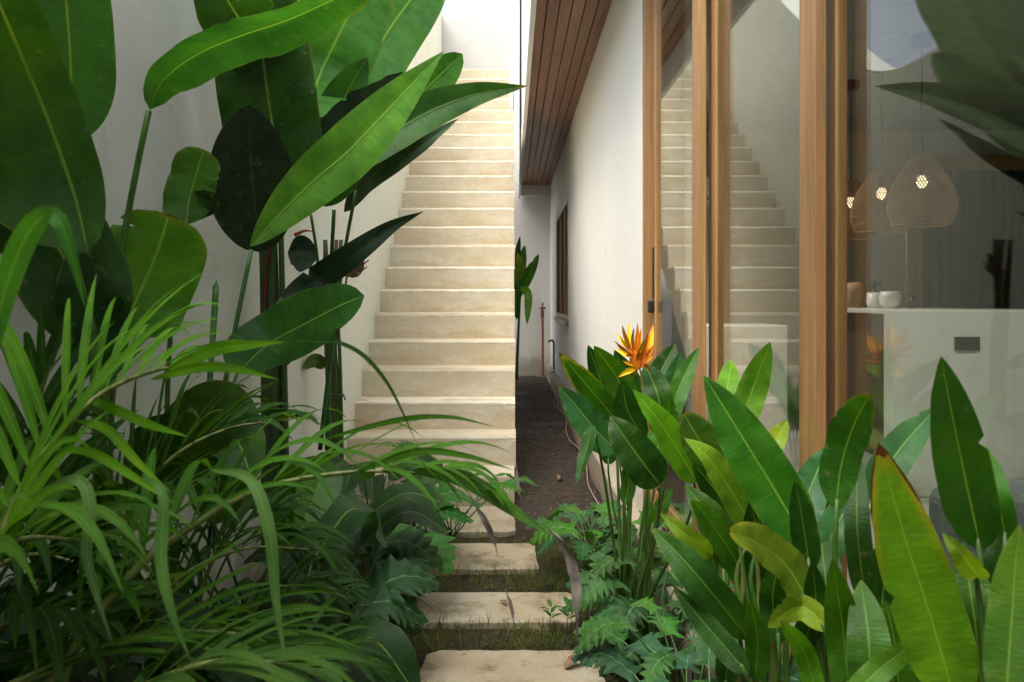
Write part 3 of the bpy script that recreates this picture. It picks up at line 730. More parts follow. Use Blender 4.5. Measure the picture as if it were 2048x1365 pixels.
pleaf(D, [(600, 470, 3.1), (605, 510, 3.1), (600, 545, 3.1)], 60, BL, 'dark', kind='oval')
pleaf(D, [(560, 598, 2.662), (630, 562, 2.920), (710, 505, 2.893), (785, 452, 2.949), (848, 423, 2.990)], 58, BL, 'dark', kind='lance', fold=20, wave=.03)
pstem(D, [(545, 640, 2.592), (555, 610, 2.638), (562, 597, 2.671)], 12, 6, DG)
pleaf(D, [(474, 748, 2.307), (535, 690, 2.500), (610, 648, 2.480), (680, 612, 2.440), (729, 592, 2.437)], 122, (.03, .145, .022), kind='round', roll=25, fold=10, wave=.02, notch=2)
pstem(D, [(430, 1000, 2.160), (450, 830, 2.224), (474, 748, 2.307)], 9, 7, DG)
pstem(D, [(412, 900, 2.105), (420, 760, 2.129), (428, 640, 2.153), (432, 572, 2.166)], 11, 13, (.05, .16, .03), name='shoot')
pstem(D, [(432, 578, 2.166), (434, 562, 2.172)], 13, 2, (.05, .16, .03), name='shoot')
# stake-tied clump
E = thing('heliconia_plant', (-.86, 4.0, 0), 'slender clump of stalks tied together with black string left of the stairs', 'plant', 'tall broad leaved plants along the garden wall')
for (x, w_, c_) in ((655, 10, (.09, .05, .03)), (664, 12, DG), (673, 12, (.05, .11, .02)), (681, 9, DG), (669, 10, (.13, .06, .03))):
    pstem(E, [(x+6, 1100, 3.9), (x+2, 880, 3.9), (x, 760, 3.9), (x-4, 660, 3.9), (x+random.uniform(-20, 25), 480, 3.85)], w_*1.1, w_*.7, c_)
pts = [P(668, 790, 3.9)+Vector((.045*math.cos(k), .045*math.sin(k), .006*math.sin(k*.5))) for k in [i*.5 for i in range(14)]]
MB().tube(pts+[P(690, 800, 3.85)], .004, 5).build('tie', M['black'], E)
pleaf(E, [(650, 735, 3.88), (630, 722, 3.85), (604, 740, 3.8)], 30, (.06, .12, .02), kind='oval', dry=.4)
pleaf(E, [(690, 550, 3.7), (712, 540, 3.68), (728, 505, 3.66)], 26, (.2, .07, .04), 'dry', kind='lance', wave=.2)
pstem(E, [(680, 640, 3.75), (690, 580, 3.7), (694, 550, 3.7)], 5, 4, (.2, .05, .03))
for (a_, c_) in (((692, 552), (735, 534)), ((694, 545), (738, 520)), ((694, 548), (716, 505))):
    pstem(E, [(*a_, 3.7), ((a_[0]+c_[0])/2, (a_[1]+c_[1])/2+4, 3.69), (*c_, 3.68)], 9, 2, (.2, .08, .05), name='dry_bract')
# small banana in the passage
G = thing('banana_plant', (.06, 8.6, 0), 'small banana plant half hidden behind the stairs in the passage', 'plant')
pstem(G, [(1033, 760, 8.3), (1036, 680, 8.3), (1040, 600, 8.3)], 7, 4, DG)
for pts, w_, c_ in (([(1036, 590, 8.3), (1052, 560, 8.3), (1078, 508, 8.2)], 24, MD), ([(1036, 600, 8.3), (1038, 550, 8.3), (1050, 490, 8.3)], 26, MD), ([(1036, 560, 8.4), (1034, 520, 8.4), (1040, 472, 8.4)], 14, DG),
                    ([(1040, 575, 8.2), (1056, 590, 8.1), (1054, 650, 8.0)], 17, BR), ([(1038, 570, 8.3), (1032, 600, 8.2), (1034, 640, 8.2)], 20, MD), ([(1036, 560, 8.3), (1040, 530, 8.2), (1034, 505, 8.2)], 20, YG)):
    pleaf(G, pts, w_, c_, N=16, notch=2)

# ---- right-hand planting
def rleaf(parent, root, pts, w, c, mat='leafs', **k):
    o = pleaf(parent, pts, w*.92, tuple(v*1.12 for v in c), mat, **k)
    b0 = P(*pts[0]); b1 = P(*pts[1]); d = (b0-b1).normalized()
    rt = Vector(root)+Vector((random.uniform(-.05, .05), random.uniform(-.06, .06), 0))
    mid = b0.lerp(rt, .35)+Vector((0, 0, .0)); mid = mid*.6+(b0+d*.06)*.4
    rr = .0035+.0012*random.random()
    stem(parent, [rt, rt.lerp(mid, .6)+Vector((0, 0, .02)), mid, b0, b0+(b1-b0)*.25], rr*1.7, rr*.8, (.055, .13, .02), seg=6, n=12)
    return o
gp = 'heliconias planted along the glass doors'
H1 = thing('heliconia_plant', (.42, 2.6, 0), 'heliconia clump bearing the orange flower, beside the house wall', 'plant', gp)
r1 = (.40, 2.62, 0)
for pts, w_, c_, k in (
    ([(1240, 850, 2.62), (1190, 790, 2.6), (1118, 706, 2.55)], 58, MD, dict(dry=.55)),
    ([(1236, 905, 2.5), (1192, 862, 2.48), (1152, 812, 2.46), (1118, 773, 2.44)], 70, TE, dict(roll=15)),
    ([(1228, 840, 2.7), (1203, 765, 2.7), (1176, 690, 2.7)], 48, DG, {}),
    ([(1262, 835, 2.6), (1236, 760, 2.6), (1188, 692, 2.6)], 62, MD, {}),
    ([(1290, 850, 2.65), (1262, 770, 2.66), (1228, 700, 2.66)], 56, DG, {}),
    ([(1298, 805, 2.7), (1322, 745, 2.7), (1350, 688, 2.7)], 56, DG, {}),
    ([(1328, 865, 2.5), (1350, 800, 2.5), (1370, 750, 2.5), (1398, 695, 2.5)], 46, MD, {}),
    ([(1318, 830, 2.6), (1345, 765, 2.6), (1363, 702, 2.6)], 46, TE, {}),
    ([(1290, 880, 2.45), (1255, 820, 2.45), (1245, 760, 2.45)], 66, DG, {}),
    ([(1330, 850, 2.4), (1312, 780, 2.4), (1290, 730, 2.4)], 62, DG, {}),
    ([(1320, 970, 2.2), (1283, 922, 2.2), (1247, 872, 2.2), (1220, 832, 2.2)], 88, DG, {}),
    ([(1186, 850, 2.4), (1172, 905, 2.38), (1153, 968, 2.36)], 34, DG, dict(hint=Vector((-.6, -.8, .1)))),
    ([(1395, 965, 2.05), (1352, 895, 2.03), (1310, 832, 2.0), (1266, 780, 1.98)], 66, BR, dict(roll=-20)),
    ([(1340, 900, 2.3), (1335, 850, 2.3), (1340, 790, 2.3)], 50, MD, {}),
    ([(1215, 930, 2.7), (1222, 880, 2.7), (1212, 820, 2.72)], 40, DG, {}),
    ([(1290, 900, 2.6), (1270, 850, 2.6), (1268, 790, 2.6)], 56, DG, {}), ([(1300, 930, 2.4), (1320, 880, 2.4), (1318, 820, 2.4)], 56, MD, {}),
    ([(1255, 880, 2.7), (1225, 830, 2.7), (1200, 775, 2.7)], 56, DG, {}), ([(1250, 1010, 2.6), (1258, 960, 2.6), (1252, 905, 2.6)], 34, MD, {}), ([(1300, 1060, 2.5), (1325, 1010, 2.5), (1345, 975, 2.5)], 36, MD, {}),
): rleaf(H1, r1, pts, w_, c_, **k)
fl = (.82, .36, .015); fy = (.86, .52, .02); fr = (.70, .20, .012)
m_f, Nf, Lf, Bf = newmat('orange bract')
oi = Nf.new('ShaderNodeObjectInfo'); uvn = Nf.new('ShaderNodeUVMap'); sp_ = Nf.new('ShaderNodeSeparateXYZ'); Lf.new(uvn.outputs[0], sp_.inputs[0])
cc = mix(Nf, Lf, ramp(Nf, Lf, sp_.outputs[1], [(.0, .75), (.35, 0.0), (.8, 0.0), (1, .45)]), oi.outputs['Color'], (.50, .085, .01))
Lf.new(cc, Bf.inputs['Base Color']); Bf.inputs['Roughness'].default_value = .6; Bf.inputs['Specular IOR Level'].default_value = .15
fs = stem(H1, [Vector(r1), P(1322, 1000, 2.45), P(1300, 870, 2.42), P(1280, 738, 2.41), P(1268, 700, 2.42)], .005, .0025, (.30, .20, .02))
for (x0, y0, x1, y1, w_, c_) in ((1274, 742, 1264, 700, 24, fr), (1280, 738, 1284, 700, 24, fr), (1268, 716, 1262, 680, 24, fl), (1278, 720, 1274, 684, 24, fl), (1264, 700, 1258, 642, 12, fy), (1262, 702, 1244, 650, 12, fl), (1262, 704, 1231, 664, 11, fy), (1270, 704, 1275, 646, 12, fr), (1275, 708, 1283, 655, 11, fl), (1290, 722, 1306, 650, 20, fl), (1288, 724, 1308, 690, 14, fr),
                           (1262, 716, 1232, 698, 12, fy), (1264, 712, 1228, 682, 10, fl), (1274, 738, 1236, 755, 14, fy), (1275, 732, 1244, 722, 11, fl), (1276, 735, 1262, 760, 9, fy), (1284, 728, 1300, 742, 10, fr), (1268, 695, 1250, 680, 14, fr), (1270, 712, 1262, 728, 16, fr), (1282, 722, 1296, 668, 12, fr), (1266, 700, 1268, 655, 9, fy), (1258, 702, 1240, 672, 8, fy), (1256, 706, 1234, 690, 8, fl), (1272, 716, 1288, 676, 9, fy), (1276, 738, 1250, 738, 8, fy), (1292, 718, 1300, 668, 12, fl), (1284, 730, 1306, 712, 11, fl), (1268, 712, 1250, 712, 10, fr), (1276, 728, 1276, 700, 14, fr)):
    b = MB(); d_ = random.uniform(-.03, .03)
    leafmesh(b, [P(x0, y0, 2.4), P((x0+x1)/2+random.uniform(-3, 3), (y0+y1)/2+random.uniform(-2, 2), 2.4+d_), P(x1, y1, 2.4+d_*2)], w_*.80/F*2.4, tocam, fold=34, kind='lance', N=12, Mx=3, wave=.02)
    b.build('flower_bract', m_f, H1, smooth=True, color=(*c_, 1))
H2 = thing('heliconia_plant', (.46, 1.5, 0), 'dense heliconia clump with a large diagonal leaf in front of the middle glass door', 'plant', gp)
r2 = (.47, 1.62, 0)
for pts, w_, c_, k in (
    ([(1478, 860, 1.95), (1505, 780, 1.95), (1541, 684, 1.93)], 66, (.09, .27, .02), {}),
    ([(1448, 840, 2.0), (1455, 775, 2.0), (1463, 720, 2.0)], 46, BR, {}),
    ([(1430, 1000, 1.9), (1440, 880, 1.9), (1420, 800, 1.9)], 60, DG, {}),
    ([(1530, 935, 1.9), (1550, 885, 1.9), (1574, 840, 1.9)], 44, YG, {}),
    ([(1440, 940, 1.8), (1402, 885, 1.8), (1366, 826, 1.8)], 84, (.07, .17, .02), dict(kind='round', dry=.2)),
    ([(1500, 1100, 1.75), (1445, 1000, 1.72), (1385, 925, 1.7)], 80, DG, {}),
    ([(1480, 1140, 1.55), (1430, 1050, 1.53), (1372, 970, 1.5)], 78, (.04, .12, .015), {}),
    ([(1560, 1190, 1.6), (1520, 1080, 1.6), (1500, 1000, 1.6)], 80, DG, {}),
    ([(1590, 1060, 1.75), (1622, 975, 1.75), (1656, 892, 1.72)], 82, TE, {}),
    ([(1508, 1058, 1.6), (1455, 972, 1.58), (1415, 915, 1.55), (1368, 876, 1.52)], 66, (.13, .30, .015), dict(roll=-25, dry=.1)),
    ([(1500, 1190, 1.5), (1465, 1110, 1.48), (1410, 1030, 1.45), (1380, 1000, 1.44)], 60, MD, {}),
    ([(1425, 1112, 1.5), (1375, 1072, 1.48), (1320, 1026, 1.46)], 42, YG, {}),
    ([(1555, 1220, 1.5), (1540, 1120, 1.5), (1515, 1030, 1.5)], 60, MD, {}),
    ([(1614, 1090, 1.42), (1552, 985, 1.42), (1480, 868, 1.41), (1408, 752, 1.40)], 122, (.034, .175, .008), dict(fold=20)),
    ([(1475, 1250, 1.4), (1420, 1180, 1.38), (1338, 1142, 1.36)], 58, (.08, .23, .03), {}),
    ([(1500, 1280, 1.32), (1425, 1188, 1.30), (1362, 1115, 1.29), (1303, 1055, 1.28)], 80, (.028, .12, .016), dict(roll=15)),
    ([(1498, 1350, 1.25), (1430, 1272, 1.24), (1345, 1172, 1.22)], 54, (.025, .09, .014), dict(dry=.15)),
    ([(1560, 1290, 1.4), (1545, 1200, 1.4), (1560, 1110, 1.4)], 60, DG, {}),
    ([(1450, 1380, 1.35), (1455, 1300, 1.35), (1440, 1210, 1.35)], 50, DG, {}),
    ([(1530, 1120, 1.65), (1490, 1030, 1.65), (1475, 930, 1.65)], 62, DG, {}),
    ([(1470, 1060, 1.85), (1445, 980, 1.85), (1430, 900, 1.85)], 60, DG, {}),
    ([(1560, 1000, 1.8), (1550, 940, 1.8), (1520, 880, 1.8)], 52, MD, {}),
    ([(1540, 1180, 1.62), (1590, 1120, 1.62), (1600, 1040, 1.62)], 66, DG, {}),
    ([(1430, 1160, 1.6), (1400, 1110, 1.6), (1352, 1085, 1.6)], 48, MD, {}),
    ([(1510, 1360, 1.3), (1515, 1280, 1.3), (1500, 1200, 1.3)], 56, MD, {}),
): rleaf(H2, r2, pts, w_, c_, **k)
for i in range(9):
    x = 1478+i*11+random.uniform(-6, 6)
    pstem(H2, [(x+8, 1420, 1.45), (x+4, 1280, 1.45), (x+random.uniform(-25, 15), 1150, 1.46), (x+random.uniform(-40, 20), 1060, 1.48)], 14, 8, random.choice((SG, DG, (.09, .13, .02))))
H3 = thing('heliconia_plant', (.55, 1.2, 0), 'heliconia clump with a yellowing curled leaf before the thick door post', 'plant', gp)
r3 = (.50, 1.22, 0)
for pts, w_, c_, k in (
    ([(1735, 1010, 1.32), (1792, 910, 1.32), (1872, 816, 1.32)], 78, TE, {}),
    ([(1640, 1130, 1.35), (1675, 1050, 1.35), (1712, 985, 1.34)], 72, TE, {}),
    ([(1733, 1220, 1.2), (1714, 1050, 1.2), (1716, 895, 1.2)], 56, (.022, .085, .012), {}),
    ([(1672, 1020, 1.15), (1682, 935, 1.14), (1706, 855, 1.13), (1740, 788, 1.12)], 86, (.04, .16, .014), dict(kind='round', roll=20)),
    ([(1620, 1140, 1.2), (1605, 1040, 1.2), (1590, 960, 1.2)], 60, DG, {}),
    ([(1618, 1205, 1.18), (1572, 1132, 1.17), (1512, 1086, 1.15), (1455, 1064, 1.14)], 78, (.13, .25, .018), dict(roll=-25, dry=.35, kind='round')),
    ([(1700, 1400, 1.1), (1686, 1260, 1.1), (1664, 1118, 1.1)], 78, MD, {}),
    ([(1740, 1420, 1.05), (1738, 1290, 1.05), (1722, 1160, 1.05)], 92, (.05, .16, .014), {}),
    ([(1600, 1300, 1.2), (1630, 1220, 1.2), (1625, 1120, 1.2)], 60, DG, {}),
    ([(1640, 1420, 1.15), (1610, 1310, 1.15), (1560, 1240, 1.15)], 50, BR, {}),
    ([(1660, 1240, 1.3), (1650, 1150, 1.3), (1640, 1060, 1.3)], 74, DG, {}), ([(1760, 1260, 1.25), (1770, 1150, 1.25), (1790, 1050, 1.25)], 80, DG, {}), ([(1800, 1400, 1.1), (1790, 1290, 1.1), (1770, 1200, 1.1)], 80, MD, {}),
    ([(1660, 1260, 1.15), (1600, 1215, 1.15), (1535, 1255, 1.15)], 55, YG, {}),
): rleaf(H3, r3, pts, w_, c_, **k)
for i in range(5):
    x = 1612+i*10
    pstem(H3, [(x+8, 1420, 1.2), (x+4, 1300, 1.2), (x+random.uniform(-6, 10), 1180, 1.2)], 13, 9, random.choice((SG, (.10, .15, .02))))
H4 = thing('heliconia_plant', (.55, .85, 0), 'nearest heliconia clump with a yellow leaf edged in dry brown, bottom right', 'plant', gp)
r4 = (.52, .86, 0)
for pts, w_, c_, k in (
    ([(2015, 1090, .98), (1992, 985, .98), (1966, 890, .98)], 56, MD, {}),
    ([(1962, 1100, .95), (1932, 965, .95), (1906, 840, .94), (1882, 713, .93)], 116, (.028, .125, .012), dict()),
    ([(1965, 1420, .9), (1952, 1260, .9), (1925, 1085, .9)], 120, (.04, .12, .014), {}),
    ([(1915, 1420, .88), (1862, 1240, .87), (1806, 1065, .86), (1757, 885, .85)], 148, (.15, .40, .012), dict(dry=.62, mat='leaf', fold=9)),
    ([(2010, 1420, .72), (2022, 1260, .72), (2030, 1140, .72), (2040, 1050, .72)], 100, (.075, .21, .012), dict(kind='ban', mat='leaf')),
    ([(1960, 1160, .86), (1925, 1110, .86), (1885, 1066, .86)], 50, YG, dict(roll=30)),
    ([(1870, 1420, 1.0), (1880, 1260, 1.0), (1890, 1150, 1.0)], 90, DG, {}), ([(1990, 1300, 1.05), (1985, 1180, 1.05), (2020, 1060, 1.05)], 90, DG, {}),
    ([(1690, 1410, .9), (1765, 1335, .9), (1858, 1268, .88)], 56, (.10, .26, .02), dict(dry=.1)),
): rleaf(H4, r4, pts, w_, c_, **k)

# ---- lobed philodendron leaves
def lobed(parent, base, tip, width, up, c, lobes=6, seed=0, drop=.2, depth=.62):
    r_ = random.Random(seed); N = lobes*9; b = MB()
    mid = base.lerp(tip, .5)+up*((tip-base).length*.10)
    tip2 = tip-Vector((0, 0, (tip-base).length*drop))
    cen = spline([base, mid, tip2], N); grid = []; uvs = []; Mx = 4
    Lg = (tip-base).length
    for i, p in enumerate(cen):
        t = i/N; T = (cen[min(i+1, N)]-cen[max(0, i-1)]).normalized(); X = T.cross(up).normalized(); Nn = X.cross(T)
        env = (math.sin(math.pi*min(1, (t*.93+.07))**.8))**.7*(1-.35*t)
        lb = (1-abs(((t*lobes+.15) % 1)*2-1))**.85 if t < .93 else .5*(1-t)/.07
        W = width*.5*env*((1-depth)+depth*lb); row = []; ur = []
        for j in range(-Mx, Mx+1):
            u = j/Mx; s_ = W*u
            q = X*s_ + T*(abs(s_)*.42*(1 if t > .15 else -1.2)) + Nn*(abs(s_)*.30-abs(u)**2*W*.35+.010*width*math.sin(t*lobes*6.28+j))
            row.append(p+q); ur.append((.5+.5*u, t))
        grid.append(row); uvs.append(ur)
    b.strip(grid, uvs)
    return b.build('leaf', M['lobed'], parent, smooth=True, color=col(c, 0, .15, r_))
def philo(x, y, n, size, hgt, label, c=MD, seed=0, az=None, lobes=6, depth=.58):
    r_ = random.Random(seed); t = thing('philodendron', (x, y, 0), label, 'plant', 'low split leaf plants edging the path')
    for i in range(n):
        a_ = 6.28*i/n+r_.uniform(-.4, .4) if az is None else R(r_.uniform(*az))
        ln = size*r_.uniform(.75, 1.15); el = r_.uniform(.5, 1.0)
        d = Vector((math.cos(a_), math.sin(a_), 0))
        b0 = Vector((x, y, 0))+d*(hgt*.55*r_.uniform(.5, 1.2))+Vector((0, 0, hgt*el))
        tp = b0+d*ln*.9+Vector((0, 0, r_.uniform(-.25, .30)*ln))
        rt = Vector((x+r_.uniform(-.02, .02), y+r_.uniform(-.02, .02), 0))
        stem(t, [rt, rt.lerp(b0, .5)+Vector((0, 0, .03)), b0], .004, .0025, (.05, .13, .03), seg=5, n=6)
        up = (Vector((0, 0, 1))+Vector((r_.uniform(-.3, .3), r_.uniform(-.6, .1), 0))).normalized()
        lobed(t, b0, tp, ln*r_.uniform(.75, .95), up, tuple(v*r_.uniform(.8, 1.15) for v in c), lobes, seed*31+i, depth=depth)
    return t
PG = (.034, .135, .034)
for i, (x, y, n, s_, h_, lb, c_) in enumerate((
    (.38, 3.95, 8, .14, .16, 'small split leaf plant furthest along the kerb on the right', PG),
    (.34, 3.45, 12, .16, .26, 'low split leaf plant under the flowering heliconia', PG),
    (.43, 3.15, 11, .17, .34, 'upright split leaf plant against the white kerb', MD),
    (.38, 2.85, 14, .14, .24, 'bluish split leaf plant right of the middle stepping stone', PG),
    (.47, 2.60, 11, .18, .34, 'split leaf plant between two heliconia clumps', (.035, .13, .03)),
    (.43, 2.40, 13, .15, .24, 'bluish split leaf plant right of the nearest stepping stone', PG),
    (.49, 2.15, 13, .15, .34, 'bright split leaf plant at the foot of the middle heliconia clump', (.05, .19, .03)),
    (.43, 2.00, 12, .17, .26, 'large grey-green split leaf plant at the bottom of the right bed', (.035, .115, .055)),
    (.44, 1.78, 11, .18, .36, 'split leaf plant below the big diagonal heliconia leaf', (.03, .11, .04)),
    (.42, 1.55, 10, .18, .30, 'split leaf plant at the bottom edge among heliconia stalks', (.03, .12, .03)),
)): philo(x, y, n, s_, h_, lb, c_, seed=11+i)
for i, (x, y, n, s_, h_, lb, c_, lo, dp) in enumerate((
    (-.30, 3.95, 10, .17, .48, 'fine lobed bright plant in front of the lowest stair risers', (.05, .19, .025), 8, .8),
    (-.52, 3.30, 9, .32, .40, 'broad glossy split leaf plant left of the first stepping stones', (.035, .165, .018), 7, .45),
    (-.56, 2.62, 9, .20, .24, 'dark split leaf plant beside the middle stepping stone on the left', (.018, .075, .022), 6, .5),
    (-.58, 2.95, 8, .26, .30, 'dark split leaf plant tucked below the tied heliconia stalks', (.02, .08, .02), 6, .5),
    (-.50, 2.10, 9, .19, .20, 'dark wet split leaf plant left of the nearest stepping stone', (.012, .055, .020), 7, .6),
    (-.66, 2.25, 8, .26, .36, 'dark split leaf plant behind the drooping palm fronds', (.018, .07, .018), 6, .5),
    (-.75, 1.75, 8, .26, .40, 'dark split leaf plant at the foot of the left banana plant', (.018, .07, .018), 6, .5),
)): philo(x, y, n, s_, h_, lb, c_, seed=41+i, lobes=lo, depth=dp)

# ---- grass-like tufts
def blades(b, x, y, z, n, ln, wd, r_, spread=1.0, droop=1.0, lean=None, seg=7):
    for i in range(n):
        a_ = r_.uniform(0, 6.283); L_ = ln*r_.uniform(.6, 1.15)
        d = Vector((math.cos(a_), math.sin(a_), 0)); o = r_.uniform(.25, 1)*spread
        p0 = Vector((x+r_.uniform(-.02, .02), y+r_.uniform(-.02, .02), z)); pts = []
        for k in range(seg+1):
            t = k/seg
            pts.append(p0+d*(L_*o*t*.9)+Vector((0, 0, L_*(t*1.05*(1.15-o*.6)-droop*o*t*t*.8))))
        leafmesh(b, pts, wd*r_.uniform(.7, 1.2), Vector((0, 0, 1))+d*-.5, fold=20, kind='lance', N=seg, Mx=1, wave=0, seed=i)
rg = random.Random(21)
for i, (x, y, n, ln, c_, lb) in enumerate((
    (-.40, 3.65, 90, .27, (.016, .055, .014), 'dark fine bladed grass tuft left of the first stepping stones'),
    (-.50, 3.95, 70, .26, (.016, .055, .014), 'dark grass tuft at the left foot of the stairs'),
    (-.47, 3.10, 80, .27, (.018, .06, .014), 'arching grass tuft left of the middle stepping stone'),
    (-.42, 2.45, 70, .24, (.02, .07, .016), 'grass tuft left of the nearest stepping stone'),
    (.42, 3.65, 60, .16, (.022, .08, .02), 'low grass tuft beside the kerb under the orange flower'),
    (.34, 2.70, 60, .19, (.03, .10, .022), 'grass tuft right of the middle stepping stone'),
    (.38, 2.25, 50, .20, (.028, .095, .022), 'grass tuft right of the nearest stepping stone'),
    (.48, 3.35, 50, .17, (.022, .08, .02), 'dark grass tuft against the white kerb'),
)):
    b = MB(); blades(b, x, y, 0, n, ln, .007, rg)
    o = b.build('grass_tuft', M['blade'], None, smooth=True, color=col(c_, 0, .1, rg)); tag(o, lb, 'grass tuft', 'grass tufts along the path')
def ingap(x, y):
    for (x0, x1, y0, y1) in ((-.61, .03, 3.98, 4.56), (-.45, .12, 3.43, 3.80), (-.39, .25, 2.87, 3.17), (-.31, .29, 2.28, 2.65)):
        if x0 < x < x1 and y0 < y < y1: return False
    return True
b = MB(); rr = random.Random(9)
cnt = 0
while cnt < 11000:
    x = rr.uniform(-.7, .53); y = rr.uniform(2.1, 4.3)
    e_ = noise.noise(Vector((x*4, y*4, 9)))
    if not ingap(x, y) or (y > 3.9 and rr.random() < .8) or (x < .28 and e_ < -.05 and rr.random() < .45): continue
    blades(b, x, y, -.005, 1, rr.uniform(.03, .10), .0034, rr, 1.1, .7, seg=3); cnt += 1
tag(b.build('grass', M['blade'], None, color=(.085, .115, .025, 1)), 'short sparse grass growing between the stepping stones', 'grass', kind='stuff')
b = MB(); cnt = 0
while cnt < 1500:
    x = rr.uniform(-.6, .5); y = rr.uniform(2.1, 4.0)
    if not ingap(x, y): continue
    blades(b, x, y, -.004, 1, rr.uniform(.03, .08), .002, rr, 1.3, 1.2, seg=3); cnt += 1
tag(b.build('dry_grass', M['blade'], None, color=(.22, .17, .07, 1)), 'dry straw coloured grass between the stepping stones', 'dry grass', kind='stuff')
# pebbles and crumbs on the soil
b = MB(); rr = random.Random(4)
for i in range(900):
    x = rr.uniform(.03, .52); y = rr.uniform(3.9, 12.2)**1.0; r_ = rr.uniform(.002, .007)*(1+.5*(y > 7))
    b.lathe((x, y, -.006+.02*noise.noise(Vector((x*3, y*3, 0)))), [(0.0001, r_), (r_*.8, r_*.5), (r_, 0), (r_*.7, -r_*.5)], seg=5)
for i in range(300):
    x = rr.uniform(-.4, .35); y = rr.uniform(2.4, 4.0); r_ = rr.uniform(.0015, .004)
    if not ingap(x, y): continue
    b.lathe((x, y, 0), [(0.0001, r_), (r_*.8, r_*.5), (r_, 0), (r_*.7, -r_*.5)], seg=5)
tag(b.build('gravel', mat_plain('crumbs', (.17, .13, .10), .9, 0, .5, 30), None), 'tiny stones and crumbs scattered over the dark soil', 'gravel', kind='stuff')
# small weeds
def weed(x, y, s_, lb, seed):
    r_ = random.Random(seed); t = thing('weed', (x, y, 0), lb, 'weed', 'small weeds at the stepping stones')
    top_ = Vector((x+.01, y, s_)); stem(t, [Vector((x, y, 0)), top_], .0018, .0012, (.08, .16, .03), seg=5, n=3)
    for k in range(7):
        a_ = k*2.4; zz = s_*(.55+.45*(k/6)); d = Vector((math.cos(a_), math.sin(a_), .35)); p0 = Vector((x+.008, y, zz))
        b = MB(); leafmesh(b, [p0, p0+d*s_*.25+Vector((0, 0, .004)), p0+d*s_*.5], s_*.2, Vector((0, 0, 1)), N=8, Mx=2, kind='oval', seed=k)
        b.build('leaf', M['leafs'], t, smooth=True, color=col((.06, .20, .03), 0, .1, r_))
weed(.13, 2.83, .085, 'small bright weed at the front edge of the middle slab', 1)
weed(.19, 2.80, .10, 'taller weed right of the other at the slab edge', 2)
weed(.27, 2.93, .07, 'little weed at the right corner of the middle slab', 3)
weed(.30, 3.30, .09, 'leafy weed beside the bluish split leaf plant', 4)
weed(.26, 2.55, .08, 'small weed on the right corner of the nearest slab', 5)
# fallen leaves
for (x, y, z, L_, a_, lb, sd_, c3) in ((.165, 2.50, .020, .085, 30, 'curled brown dead leaf lying on the nearest stepping stone', 1, .04), (-.02, 3.02, .020, .045, 120, 'tiny dry leaf on the middle stepping stone', 2, .02),
        (.30, 5.2, .01, .07, 70, 'dry leaf lying on the dark soil of the passage', 3, .03), (-.35, 4.70, .19, .05, 200, 'small dry leaf resting on the lowest stair tread', 4, .02)):
    d = Vector((math.cos(R(a_)), math.sin(R(a_)), 0)); p0 = Vector((x, y, z)); b = MB()
    leafmesh(b, [p0, p0+d*L_*.4+Vector((0, 0, L_*.22)), p0+d*L_*.7+Vector((0, 0, L_*.12)), p0+d*L_+Vector((0, 0, L_*.02))], L_*.42, Vector((0, 0, 1)), fold=38, wave=.09, N=18, kind='round', seed=sd_)
    tag(b.build('dead_leaf', M['dry'], None, smooth=True), lb, 'dead leaf')

# ---- palm fronds
def frond(parent, pts, n, ln, wd, c, seed=0, hint=None, droop=.5, spread=62, t0=.12, up=.25, dry=0, tipdry=False):
    """one feather frond: rachis + leaflets on both sides"""
    r_ = random.Random(seed); N = 60; cen = spline(pts, N); b = MB(); hint = hint or Vector((0, 0, 1))
    Lr = sum((cen[i+1]-cen[i]).length for i in range(N))
    for k in range(n):
        t = t0+(1-t0)*k/(n-1); i = min(N-1, int(t*N)); p = cen[i].lerp(cen[i+1], t*N-i) if i < N else cen[N]
        T = (cen[i+1]-cen[max(0, i-1)]).normalized(); X = T.cross(hint).normalized(); Nn = X.cross(T)
        L0 = ln*(.45+.55*math.sin(math.pi*min(1, .12+t*.88))**.7)*(1 if t < .6 else 1-.55*(t-.6)/.4)
        for sd in (-1, 1):
            a_ = R(spread*(1-.45*t)+r_.uniform(-9, 9)); L_ = L0*r_.uniform(.82, 1.12)
            d = (T*math.cos(a_)+X*(sd*math.sin(a_))+Nn*(up+r_.uniform(-.12, .12))).normalized()
            dr = droop*r_.uniform(.6, 1.5); q = []
            for m_ in range(8):
                s_ = m_/7; q.append(p+d*(L_*s_*(1-.12*dr*s_))-Vector((0, 0, L_*dr*s_*s_*s_*.55+L_*dr*s_*s_*.25)))
            leafmesh(b, q, wd*r_.uniform(.8, 1.15), Nn+T*.001, roll=sd*r_.uniform(-10, 22), fold=14, kind='lance', N=9, Mx=2, wave=0, seed=k)
    o = b.build('frond', M['blade'], parent, smooth=True, color=col(c, dry, .08, r_))
    MB().tube(cen, lambda t: .0058*(1-t)+.0014, 6).build('rachis', M['stem'], o, smooth=True, color=(.12, .15, .022, 1))
    return o
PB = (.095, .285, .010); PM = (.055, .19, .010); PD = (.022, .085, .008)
palm1 = thing('palm', (-.62, .95, 0), 'feathery palm with long fronds sweeping over the path from the bottom left', 'palm', 'young palms in the left bed')
frond(palm1, [P(60, 1420, .95), P(243, 1171, 1.0), P(362, 1068, 1.04), P(517, 980, 1.08), P(700, 945, 1.10), P(860, 950, 1.08), P(960, 975, 1.06)], 17, .32, .016, PM, 1, droop=.5, up=.40, spread=48)
frond(palm1, [P(-60, 1250, .80), P(30, 1010, .85), P(110, 880, .9), P(200, 790, .95), P(300, 745, 1.0), P(400, 725, 1.05)], 18, .30, .014, PB, 2, droop=.35, up=.45, spread=42)
